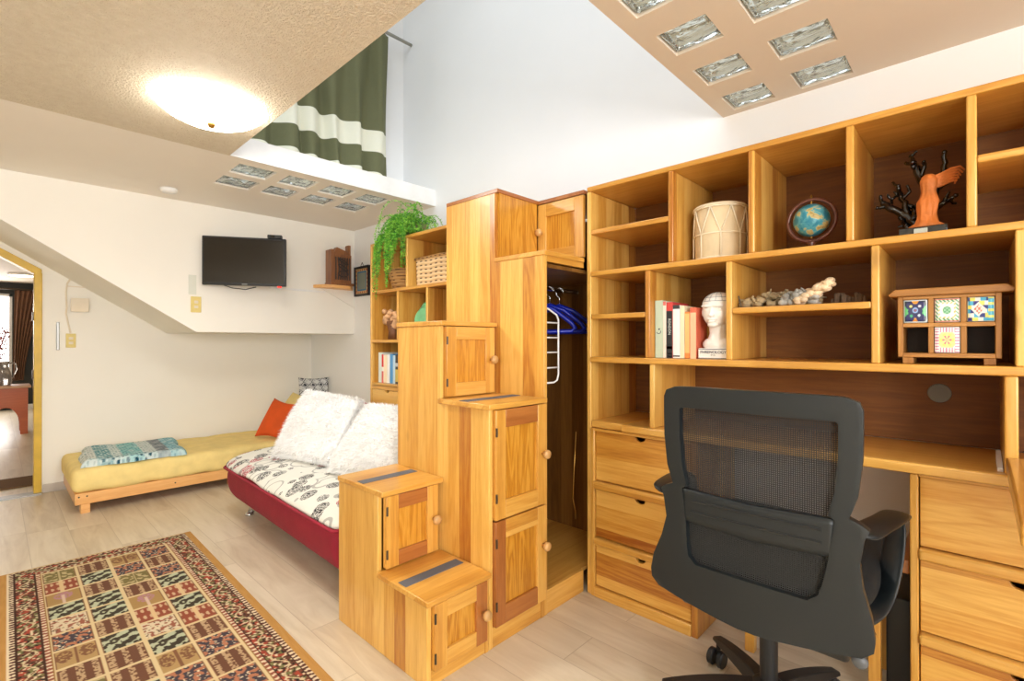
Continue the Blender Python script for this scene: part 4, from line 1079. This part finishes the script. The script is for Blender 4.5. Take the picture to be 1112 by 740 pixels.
# phrenology bust
bu = thing('bust', 'white plaster phrenology head with a lettered base, beside the books', 'bust', (2.14,.815,Z3))
c = Vector((2.135,.815,Z3))
m = MB(); hz = Z3+.215
m.ball((c.x+.010,c.y,hz+.016), (.062,.051,.056), 28, 20)      # cranium
m.ball((c.x-.012,c.y,hz-.022), (.046,.042,.058), 24, 18)       # face
m.ball((c.x-.050,c.y,hz-.018), (.015,.0075,.022), 14, 10)      # nose
m.ball((c.x-.060,c.y,hz-.030), (.010,.010,.008), 12, 8)
m.ball((c.x-.052,c.y+.018,hz+.009), (.010,.018,.006), 12, 8); m.ball((c.x-.052,c.y-.018,hz+.009), (.010,.018,.006), 12, 8)  # brows
m.ball((c.x-.047,c.y+.018,hz-.007), (.007,.011,.006), 12, 8); m.ball((c.x-.047,c.y-.018,hz-.007), (.007,.011,.006), 12, 8)  # eyes
m.ball((c.x-.055,c.y,hz-.047), (.009,.016,.0045), 12, 8); m.ball((c.x-.054,c.y,hz-.056), (.009,.013,.0045), 12, 8)   # lips
m.ball((c.x-.042,c.y,hz-.070), (.016,.018,.013), 14, 10)       # chin
for s in (-1, 1): m.ball((c.x+.006,c.y+s*.049,hz-.014), (.012,.006,.020), 12, 10)   # ears
m.tube([(c.x+.010,c.y,Z3+.06),(c.x+.006,c.y,Z3+.11),(c.x+.006,c.y,Z3+.17)], [.05,.033,.032], 20)
m.ball((c.x+.004,c.y,Z3+.062), (.042,.062,.036), 24, 14)
m.v = [(c.x+(v[0]-c.x)*(1.22 if v[2] > Z3+.1 else 1.12), c.y+(v[1]-c.y)*(1.30 if v[2] > Z3+.13 else 1.05), v[2]) for v in m.v]
o = m.build('head', PLAST, bu)
q = o.modifiers.new('r', 'REMESH'); q.mode = 'VOXEL'; q.voxel_size = .0022; q.use_smooth_shade = True
q = o.modifiers.new('sm', 'SMOOTH'); q.factor = .5; q.iterations = 2
m = MB(); ell = lambda z, rx, ry: [(c.x+(.010+rx*cos(a*PI/20))*1.22, c.y+1.30*ry*sin(a*PI/20), z) for a in range(41)]
INK = plain('grey_ink_line', (110,116,124), .6); INKB = plain('blue_black_ink', (34,40,70), .6)
m.tube(ell(hz+.030, .0605, .0500), .0009, 5); m.tube(ell(hz+.046, .0535, .0440), .0008, 5)
for a in (-.6,-.2,.2,.6): m.tube([(c.x+(.010-.0625*cos(a)*cos(t))*1.22, c.y+1.30*.0515*sin(a)*cos(t), hz+.016+.0565*sin(t)) for t in [.25+.12*i for i in range(9)]], .0007, 4)
m.build('mapping_lines', INK, bu)
m = MB(); m.box(c.x-.052, c.x+.05, c.y-.064, c.y+.064, Z3+.001, Z3+.046); bb = m.build('base', PLAST, bu, bevel=.003)
m = MB(); m.box(c.x-.0528, c.x-.052, c.y-.062, c.y+.062, Z3+.041, Z3+.0435); m.box(c.x-.0528,c.x-.052,c.y-.062,c.y+.062,Z3+.003,Z3+.005); m.build('base_line', INKB, bb)
text_obj('lettering', 'PHRENOLOGY', .0165, INKB, bb, (c.x-.0532, c.y, Z3+.029), FACE_MX)
text_obj('lettering', 'BY L.N.', .006, INKB, bb, (c.x-.0532, c.y, Z3+.017), FACE_MX)
# books
def book(y1, w, h, col, label, group, xf=2.09, dep=.17, zb=Z3, spine=None, lean=0, tcol=None, motif=None):
    """spine faces -X; y1 is the edge toward +Y"""
    y0 = y1-w; b = thing('book', label, 'book', (xf+dep/2, (y0+y1)/2, zb), group)
    cm = plain('book_cover', col, .45); m = MB()
    m.box(xf, xf+.004, y0, y1, zb+.001, zb+h); m.box(xf+.004, xf+dep, y0, y0+.002, zb+.001, zb+h); m.box(xf+.004, xf+dep, y1-.002, y1, zb+.001, zb+h)
    cv = m.build('cover', cm, b, bevel=.0012)
    B('pages', PAGES, b, xf+.004, xf+dep-.004, y0+.002, y1-.002, zb+.004, zb+h-.004)
    for (za, zc, cc) in (spine or []): B('spine_band', plain('spine_print', cc, .5), cv, xf-.0008, xf, y0+.001, y1-.001, zb+h*za, zb+h*zc)
    if motif == 'ring':
        m = MB(); yc = (y0+y1)/2; m.tube([(xf-.001, yc+.010*cos(a), zb+h*.46+.010*sin(a)) for a in [PI*.9+.35*i for i in range(10)]], .0014, 5); m.ball((xf-.001, yc-.002, zb+h*.50), (.001,.004,.004), 8, 6)
        m.build('spine_emblem', INKB, cv)
    if motif == 'letters':
        yc = (y0+y1)/2
        R_ = Matrix(((0,0,-1),(0,1,0),(1,0,0)))
        Rt = Matrix(((0,0,-1),(-1,0,0),(0,1,0))) @ Matrix.Rotation(-PI/2, 3, 'Z')
        text_obj('spine_title', tcol[1], tcol[2], plain('spine_letters', tcol[0], .5), cv, (xf-.0012, yc, zb+h*tcol[3]), Rt)
    return b
PAGES = plain('book_pages', (236,226,204), .8)
g = 'books beside the white bust'
y = 1.082
book(y, .037, .262, (196,212,190), 'thick pale green book with a small dark round emblem on its spine', g, motif='ring'); y -= .0385
book(y, .015, .256, (238,230,214), 'thin cream book beside the pale green one', g, spine=[(.93,1,(220,120,110))]); y -= .0165
book(y, .029, .252, (206,70,66), 'black-labelled book with red top and red dot', g, spine=[(0,.84,(38,42,46)),(.16,.21,(216,60,70)),(.02,.035,(190,190,190)),(.07,.085,(190,190,190))], motif='letters', tcol=((206,214,206), 'RONDÓN', .016, .56)); y -= .0305
book(y, .033, .236, (236,236,234), 'white book with black marks at the foot of its spine', g, spine=[(.93,1,(60,62,62)),(.03,.055,(30,30,30))]); y -= .0345
book(y, .019, .232, (240,226,190), 'narrow cream-yellow book between white and orange books', g); y -= .0205
book(y, .022, .205, (234,140,70), 'orange book with a pale spine strip', g, spine=[(.12,.96,(244,190,120))]); y -= .0235
book(y, .028, .222, (222,112,84), 'coral pink book partly behind the white bust', g, spine=[(0,.9,(240,190,150))]); y -= .0295
book(y, .03, .17, (200,150,60), 'short ochre book behind the white bust', g, xf=2.20, dep=.14)
g = 'books in the far bookcase'
y = 3.43
def fbk(w, h, col, label, **k):
    global y
    book(y, w, h, col, label, g, zb=.935, xf=2.085, **k); y -= w+.002
fbk(.045, .235, (214,226,220), 'pale grey-green book at the left end of the far bookcase row')
fbk(.028, .225, (238,236,226), 'white book with a red upper spine in the far bookcase', spine=[(.55,.98,(214,50,44)),(0,.4,(226,120,110))])
fbk(.045, .215, (240,222,190), 'cream book in the middle of the far bookcase row')
fbk(.035, .22, (236,236,232), 'plain white book in the far bookcase, beside the blue one')
fbk(.040, .225, (80,150,206), 'blue book in the far bookcase')
fbk(.030, .215, (190,216,230), 'pale sky blue book in the far bookcase')
fbk(.055, .22, (52,52,56), 'dark picture book with a yellow and white band in the far bookcase', spine=[(.08,.5,(204,180,90)),(.6,.72,(190,196,200))])
# dried coral piece on the middle shelf
dc_ = thing('dried_coral', 'knobbly grey and cream dried coral lying on the middle shelf', 'coral', (2.16,.52,Z2))
def coralpiece(name, x0, y0, y1, hmax, col, seed, nn):
    rnd = random.Random(seed); m = MB()
    for k in range(nn):
        f = rnd.random(); yy = y0+(y1-y0)*f; env = hmax*(.45+.55*math.sin(PI*min(1, max(.08, f)))**.6)
        r = rnd.uniform(.008, .017); zz = Z2+r*.8+rnd.random()*max(0, env-2*r)
        m.ball((x0+rnd.uniform(-.035,.035), yy, zz), (r, r*rnd.uniform(.8,1.5), r*rnd.uniform(.7,1.1)), 9, 6)
        if rnd.random() < .5:
            m.tube([(x0+rnd.uniform(-.03,.03), yy, zz), (x0+rnd.uniform(-.05,.03), yy+rnd.uniform(-.03,.03), zz+rnd.uniform(.0,.02))], [r*.6, r*.3], 7)
    return m.build(name, plain('coral_'+name, col, .8, var=.25, bump=.6, bscale=120), dc_, smooth=True)
coralpiece('base_lump', 2.15, .44, .71, .070, (150,132,100), 2, 150)
coralpiece('frilled_lump', 2.12, .44, .56, .072, (170,168,160), 3, 60)
rnd = random.Random(9); m = MB()
for k in range(70):
    f = rnd.random(); p = Vector((2.10+rnd.uniform(-.02,.02), .50-.11*f, Z2+.022+.062*f+rnd.uniform(-.018,.015))); r = rnd.uniform(.008,.015)
    m.ball(tuple(p), (r, r*1.2, r*.8), 8, 6)
m.build('shell_spray', plain('cream_shell', (226,200,164), .7, var=.12, bump=.5, bscale=100), dc_, smooth=True)
m = MB()
for k in range(9): m.box(2.16+rnd.uniform(-.02,.02), 2.20, .30+.011*k, .312+.012*k, Z2+.001, Z2+.022+rnd.uniform(.0,.026))
o = m.build('bark_piece', plain('dark_bark', (104,82,62), .85, var=.3, bump=.6, bscale=90), None, bevel=.004); tag(o, 'small piece of dark bark on the middle shelf beside the dried coral', 'bark')
m = MB(); m.tube([(2.09,.705,Z2+.004),(2.095,.716,Z2+.05)], .003, 5); tag(m.build('twig', IRON), 'short dark twig standing against the divider beside the dried coral', 'twig')
# mini chest with painted tiles
mc = thing('mini_chest', 'small rustic wooden chest with four painted ceramic drawers and two empty slots', 'chest', (2.15,.078,Z3))
y0, y1 = -.046, .202; zb, zt = Z3+.022, Z3+.222; xf = 2.09; xb = 2.23
cols = [y1, y1-.014, y1-.078, y1-.094, y1-.158, y1-.174, y0+.014, y0]
cw_ = (y1-y0-4*.014)/3
xs_ = []
for ya, yb in ((y1-.014,y1),(y0,y0+.014)): B('side_panel', CHST, mc, xf, xb, ya, yb, zb, zt, bevel=.002)
m = MB(); m.box(xb-.006, xb, y0+.014, y1-.014, zb, zt); m.build('back_panel', plain('dark_chest_back', (40,24,12), .6), mc)
m = MB(); mid = zb+.105
m.box(xf, xb-.006, y0+.014, y1-.014, zb, zb+.014); m.box(xf, xb-.006, y0+.014, y1-.014, mid-.006, mid+.007); m.box(xf, xb-.006, y0+.014, y1-.014, zt-.010, zt); m.build('shelf_frame', CHSY, mc, bevel=.0015)
m = MB(); dv = []
for k in (1, 2):
    yy = y0+.014+k*cw_+(k-1)*.014; dv.append(yy); m.box(xf, xb-.006, yy, yy+.014, zb+.014, mid-.006); m.box(xf, xb-.006, yy, yy+.014, mid+.007, zt-.010)
m.build('divider', CHST, mc, bevel=.0015)
m = MB(); m.prism([(y0-.026,zt),(y1+.020,zt),(y1+.024,zt+.008),(y1+.006,zt+.024),(y0-.012,zt+.024),(y0-.030,zt+.010)], 0, xf-.018, xb+.01); m.build('top_board', CHSY, mc, bevel=.003)
for yy in (y0+.012, y1-.040): B('foot', CHST, mc, xf+.004, xb-.01, yy, yy+.028, Z3+.001, zb, bevel=.002)
def tile(k, z0, z1, fn, lab):
    ya = y0+.014+k*(cw_+.014)+.001; yb = ya+cw_-.002; n = 44
    body = B('tile_drawer', plain('tile_edge', (222,226,224), .2, coat=.5), mc, xf+.002, xb-.02, ya, yb, z0, z1, bevel=.004); body['label'] = lab
    m = MB(); m.grid(n, n, lambda u, v: (xf-.0004-.003*min(1, 9*min(u,1-u,v,1-v)), yb-.002-u*(yb-ya-.004), z0+.002+v*(z1-z0-.004)))
    o = m.build('painted_face', tilem, body, smooth=True); ca = o.data.color_attributes.new('weave', 'FLOAT_COLOR', 'POINT')
    yoff = body.location
    for i, vtx in enumerate(o.data.vertices):
        Yw = vtx.co.y+mc.location.y; Zw = vtx.co.z+mc.location.z
        ca.data[i].color = lin(fn((yb-Yw)/(yb-ya), (Zw-z0)/(z1-z0)))
tm = NT('glazed_tile_paint'); tm.v('Roughness', .12); tm.v('Coat Weight', .5); aa = tm.n('ShaderNodeAttribute'); aa.attribute_name = 'weave'; tm.l(aa.outputs['Color'], tm.b.inputs['Base Color']); tilem = tm.m
def t1(u, v):
    d = lambda a, b: math.hypot(u-a, v-b)
    if min(u,1-u,v,1-v) < .06: return (204,218,226)
    for a, b, c in ((.32,.72,(210,210,120)),(.68,.72,(210,210,220)),(.34,.30,(60,170,120)),(.66,.32,(200,220,230))):
        if d(a, b) < .06: return c
    if d(.5,.54) < .12: return (130,90,120) if d(.5,.54) < .07 else (140,180,230)
    if d(.5,.5) < .30 or d(.28,.74) < .17 or d(.72,.74) < .17 or d(.28,.22) < .18 or d(.72,.22) < .18: return (24,32,92)
    if abs(v-.5) < .22: return (96,190,120)
    if d(.5,.95) < .14 or d(.5,.05) < .16: return (226,150,60)
    return (18,40,60)
def t2(u, v):
    e = min(u,1-u,v,1-v); d = math.hypot(u-.5, v-.5)
    if e < .05: return (214,90,70)
    if e < .17: return (60,150,100) if sin((u+v)*40) > 0 else (236,230,220)
    if e < .24: return (230,190,90) if sin((u-v)*38) > .3 else (240,238,230)
    if d < .17: return (90,160,110) if sin(u*40)*sin(v*40) > 0 else (150,200,170)
    return (244,242,236)
def t3(u, v):
    d = abs(u-.42)*1.1+abs(v-.5)
    if u > .76: return (60,170,210) if sin(v*24) > -.2 else (220,224,110)
    if d < .30: return (240,236,226) if d > .2 else ((200,110,90) if sin(u*38)*sin(v*33) > 0 else (230,220,210))
    return [(28,40,120),(232,222,110),(238,238,232),(70,170,210)][int((u*5+ (v*6//1)*1.7) % 4)]
def t4(u, v):
    e = min(u,1-u,v,1-v); a = math.atan2(v-.5,u-.5); d = math.hypot(u-.5,v-.5)
    if e < .2: return (206,130,160) if sin((v if min(u,1-u) < .2 else u)*56) > .2 else (240,236,238)
    if d < .26 and cos(a*6) > .2: return (206,90,130) if d < .18 else (240,220,110)
    return (240,228,150) if d < .36 else (236,232,236)
tile(2, mid+.008, zt-.011, t1, 'ceramic drawer front with a dark blue figure')
tile(1, mid+.008, zt-.011, t2, 'white ceramic drawer front with green and red border')
tile(0, mid+.008, zt-.011, t3, 'ceramic drawer front with yellow, blue and white patches')
tile(1, zb+.015, mid-.007, t4, 'ceramic drawer front with a pink star')

# ------------------------------------------------------------------ things in the far bookcase
def wickermat(name, a, b, s=1):
    t = NT(name); t.v('Roughness', .8)
    tc = t.n('ShaderNodeTexCoord'); sp = t.n('ShaderNodeSeparateXYZ'); t.l(tc.outputs['Object'], sp.inputs[0])
    zz = t.math('MULTIPLY', sp.outputs[2], 210*s); yy = t.math('MULTIPLY', t.math('ADD', sp.outputs[1], sp.outputs[0]), 110*s)
    w = t.math('MULTIPLY', t.math('SINE', t.math('ADD', zz, t.math('MULTIPLY', t.math('SINE', t.math('MULTIPLY', yy, .31)), .5))), t.math('MULTIPLY_ADD', t.math('SINE', yy), .35, .65))
    t.l(t.ramp(t.math('MULTIPLY_ADD', w, .5, .5), [(.10, b), (.24, a), (.9, tuple(min(255, v*1.06) for v in a))]), t.b.inputs['Base Color'])
    t.bump(w, .5, .01); return t.m
WK = wickermat('cream_wicker', (214,180,134), (84,56,36)); WK2 = wickermat('brown_wicker', (176,132,78), (96,62,34), 1.2)
wb = thing('wicker_basket', 'rectangular cream wicker basket with dark weave lines in the far bookcase', 'basket', (2.27,2.74,1.65))
m = MB(); x0,x1,y0,y1,z0,z1 = 2.09,2.40,2.545,2.945,1.651,1.845
m.prism([(y0+.012,z0),(y1-.012,z0),(y1,z1),(y0,z1)], 0, x0, x1); m.build('body', WK, wb, bevel=.01)
m = MB(); m.tube([(x0,y0,z1),(x0,y1,z1),(x1,y1,z1),(x1,y0,z1),(x0,y0,z1)], .010, 8); m.build('rim', WK2, wb, smooth=True)
m = MB(); m.lathe([(.09,.001),(.105,.02),(.13,.10),(.135,.15),(.125,.155)], (2.20,3.22,1.651), 2, 28)
wb2 = tag(m.build('round_basket', WK2, smooth=True), 'round brown wicker basket in the far bookcase, under the hanging fern', 'basket')
m = MB()
for k in range(60):
    rnd = random.Random(k); a = rnd.uniform(0, 1); p = Vector((2.11+rnd.uniform(-.02,.05), 3.20+.10*rnd.uniform(-1,1)*.9, 1.30+.07*(k%3)+rnd.uniform(0,.04)))
    m.ball(tuple(p), (rnd.uniform(.015,.03), rnd.uniform(.02,.035), rnd.uniform(.015,.028)), 8, 6)
# gnarled root ornament
rn = thing('driftwood', 'pale gnarled driftwood ornament on a dark foot in the far bookcase', 'driftwood', (2.14,3.28,1.27))
m = MB(); rnd = random.Random(4)
for k in range(46):
    m.ball((2.12+rnd.uniform(-.03,.03), 3.28+rnd.uniform(-.11,.11), 1.43+rnd.uniform(-.035,.06)+.03*sin(k)), (rnd.uniform(.015,.028), rnd.uniform(.018,.035), rnd.uniform(.014,.026)), 9, 6)
m.tube([(2.12,3.20,1.44),(2.12,3.24,1.38),(2.12,3.29,1.36)], [.03,.035,.03], 9)
m.build('root', plain('pale_driftwood', (206,160,116), .7, var=.2, bump=.6, bscale=60), rn, smooth=True)
m = MB(); m.tube([(2.12,3.27,1.271),(2.12,3.27,1.33),(2.12,3.28,1.41)], [.045,.04,.05], 10); m.tube([(2.12,3.18,1.30),(2.12,3.17,1.36),(2.12,3.20,1.43)], [.008,.012,.018], 8)
m.build('foot', plain('dark_root', (110,66,34), .6, var=.2), rn, smooth=True)
gb = thing('green_leaf_ornament', 'mint green leaf-shaped ornament on a red foot in the far bookcase', 'ornament', (2.13,2.90,1.27))
def leaf(u, v):
    w = .10*math.sin(PI*min(.98, .06+v*.92))**.7; return (2.12+.02*cos(PI*(u-.5))+.015*v, 2.90+(u-.5)*2*w+.04*(v-.5)*-1, 1.33+.20*v+.004*sin(u*30))
MB().grid(24, 20, leaf).build('leaf', plain('mint_glaze', (126,196,140), .3, var=.15), gb, smooth=True, solid=.014)
m = MB(); m.lathe([(.05,.0),(.055,.02),(.04,.06),(.018,.08)], (2.13,2.88,1.271), 2, 20); m.build('foot', plain('red_glaze', (186,56,50), .3), gb, smooth=True)
cl_ = thing('woven_pouch', 'small lilac-grey woven cone beside an orange vase in the far bookcase', 'ornament', (2.16,2.50,1.27))
m = MB(); m.lathe([(.09,.001),(.095,.03),(.06,.12),(.02,.21),(.006,.24)], (2.16,2.50,1.27), 2, 24); m.build('cone', wickermat('lilac_weave', (170,140,150), (90,60,80), 1.0), cl_, smooth=True)
m = MB(); m.lathe([(.035,.001),(.05,.04),(.055,.08),(.035,.12),(.02,.15)], (2.22,2.66,1.27), 2, 24)
tag(m.build('vase', plain('amber_glaze', (214,118,30), .25, coat=.4), smooth=True), 'small amber orange vase in the far bookcase beside the woven cone', 'vase')
# asparagus fern hanging over the case
fe = thing('hanging_fern', 'bright green feathery fern trailing from a pot on top of the far bookcase', 'plant', (2.22,3.22,2.022))
m = MB(); m.lathe([(.06,.001),(.075,.02),(.092,.11),(.098,.135),(.085,.135),(.08,.12)], (2.24,3.15,2.022), 2, 24); m.build('pot', plain('grey_brown_pot', (140,120,100), .7, var=.1), fe, smooth=True)
FERN = []
for nme, cc in (('fern_green', (96,172,44)), ('fern_light', (150,206,70)), ('fern_dark', (54,122,36))):
    q = plain(nme, cc, .6, var=.12); q.node_tree.nodes['Principled BSDF'].inputs['Subsurface Weight'].default_value = 0; FERN.append(q)
ms = [MB(), MB(), MB()]; rnd = random.Random(17); stm = MB()
for k in range(150):
    a = rnd.uniform(0, 2*PI); front = rnd.random() < .62
    p = Vector((2.23+rnd.uniform(-.05,.05), 3.14+rnd.uniform(-.08,.08), 2.14))
    if front: d = Vector((rnd.uniform(-1,-.45), rnd.uniform(-.55,.75), rnd.uniform(.2,1.0))).normalized()
    else: d = Vector((rnd.uniform(-.6,.2), rnd.uniform(-1,1), rnd.uniform(.25,.9))).normalized()
    
    L = rnd.uniform(.30, .46) if not front else rnd.uniform(.34, .62)
    if front and rnd.random() < .30: L = rnd.uniform(.6, .80)
    n = int(L/.02); pts = [p.copy()]
    for s in range(n):
        f = s/n; g_ = .10+.30*f
        d = (d+Vector((0,0,-g_))+Vector((rnd.uniform(-.06,.06),)*3)).normalized()
        np_ = p+d*.02
        if np_.x > XS-.03 and np_.z < 2.05: np_.z = 2.05+rnd.uniform(0,.01); d.z = max(d.z, 0)
        if np_.z < 2.03: np_.x = min(np_.x, XS-.02)
        if np_.z > 2.365: np_.z = 2.365
        if np_.x > 2.5: np_.x = 2.5
        if np_.y > 3.14+.12+(np_.x-2.0)*.3: np_.y = 3.14+.12+(np_.x-2.0)*.3
        if np_.y < 2.90: np_.y = 2.90
        p = np_; pts.append(p.copy())
        mm = ms[rnd.choice((0,0,1,1,2))]
        for q in range(7):
            dd = Vector((rnd.uniform(-1,1), rnd.uniform(-1,1), rnd.uniform(-.8,.8))).normalized(); l = rnd.uniform(.012,.024)
            if p.x+dd.x*l > XS-.004 and p.z < 2.03: dd.x = -abs(dd.x)
            t_ = dd.orthogonal().normalized()*.0028; t_.rotate(Matrix.Rotation(rnd.random()*6, 3, dd))
            mm.add([p-t_, p+t_, p+dd*l], [(0,1,2)])
    stm.tube(pts[::2] if len(pts) > 4 else pts, .0012, 3, cap=False)
allf = MB(); fm = []
for i, q in enumerate(ms): allf.add(q.v, q.f); fm += [i]*len(q.f)
off = Vector(fe.location); me = bpy.data.meshes.new('foliage'); me.from_pydata([(v[0]-off.x, v[1]-off.y, v[2]-off.z) for v in allf.v], [], allf.f)
for q in FERN: me.materials.append(q)
me.polygons.foreach_set('material_index', fm); fo = bpy.data.objects.new('foliage', me); C.objects.link(fo); fo.parent = fe
stm.build('stem', FERN[0], fe)

# ------------------------------------------------------------------ light
def area(name, loc, rot, sx, sy, e, col):
    l = bpy.data.lights.new(name, 'AREA'); l.shape = 'RECTANGLE'; l.size = sx; l.size_y = sy; l.energy = e; l.color = col
    o = bpy.data.objects.new(name, l); C.objects.link(o); o.location = loc; o.rotation_euler = rot; return o
W = bpy.data.worlds.new('sky'); bpy.context.scene.world = W; W.use_nodes = True
bg = W.node_tree.nodes['Background']; bg.inputs[0].default_value = (.75,.85,1,1); bg.inputs[1].default_value = 1.0
K = 1.0
area('skylight', (.3, 1.4, UZ-.02), (0,0,0), 2.8, 3.2, 62*K, (.90,.95,1))  # unseen skylight, added to brighten the upper storey and void
for x in (-1.0, 1.2): area('window_daylight', (x, YB-.1, 1.55), (PI/2,0,0), 1.3, 1.2, (128 if x < 0 else 38)*K, (.97,.98,1))  # added area lights at the unseen windows behind the viewer
area('window_daylight', (-.38, YB2-.25, 1.4), (-PI/2,0,0), 1.1, 1.5, 42*K, (1,.97,.95))
def bulb(name, loc, e, col, r=.06):
    l = bpy.data.lights.new(name, 'POINT'); l.energy = e; l.color = col; l.shadow_soft_size = r
    o = bpy.data.objects.new(name, l); C.objects.link(o); o.location = loc; return o
l = bpy.data.lights.new('ceiling_lamp_light', 'SPOT'); l.energy = 40; l.color = (1,.96,.88); l.spot_size = math.radians(168); l.spot_blend = .5; l.shadow_soft_size = .10
o = bpy.data.objects.new('ceiling_lamp_light', l); C.objects.link(o); o.location = (.72,2.68,CZ-.16)
bulb('desk_room_light', (-.2,-.6,CZ-.25), 9*K, (1,.92,.80), .12)  # unseen lamp behind the viewer, assumed from the shelf shadows
bulb('beyond_light', (-.6,8.5,1.5), 16*K, (1,.90,.76), .1)

# ------------------------------------------------------------------ camera
cd = bpy.data.cameras.new('camera'); cam = bpy.data.objects.new('camera', cd); C.objects.link(cam)
f_px, yaw, pitch, roll = 535.50, math.radians(46.4456), math.radians(.1958), math.radians(-.0269)
cd.sensor_fit = 'HORIZONTAL'; cd.sensor_width = 36; cd.lens = f_px/1112*36; cd.clip_start = .05
F = Vector((sin(yaw)*cos(pitch), cos(yaw)*cos(pitch), sin(pitch))); Rr = Vector((cos(yaw), -sin(yaw), 0)); U = Rr.cross(F)
r2 = Rr*cos(roll)+U*sin(roll); u2 = -Rr*sin(roll)+U*cos(roll)
cam.matrix_world = Matrix(((r2.x,u2.x,-F.x,0),(r2.y,u2.y,-F.y,0),(r2.z,u2.z,-F.z,1.25),(0,0,0,1)))
sc = bpy.context.scene; sc.camera = cam
sc.view_settings.view_transform = 'Standard'; sc.view_settings.look = 'None'; sc.view_settings.gamma = 1; sc.view_settings.use_curve_mapping = False
sc.view_settings.exposure = 0.06
try: sc.cycles.max_bounces = 10; sc.cycles.diffuse_bounces = 6; sc.cycles.sample_clamp_indirect = 6
except Exception: pass
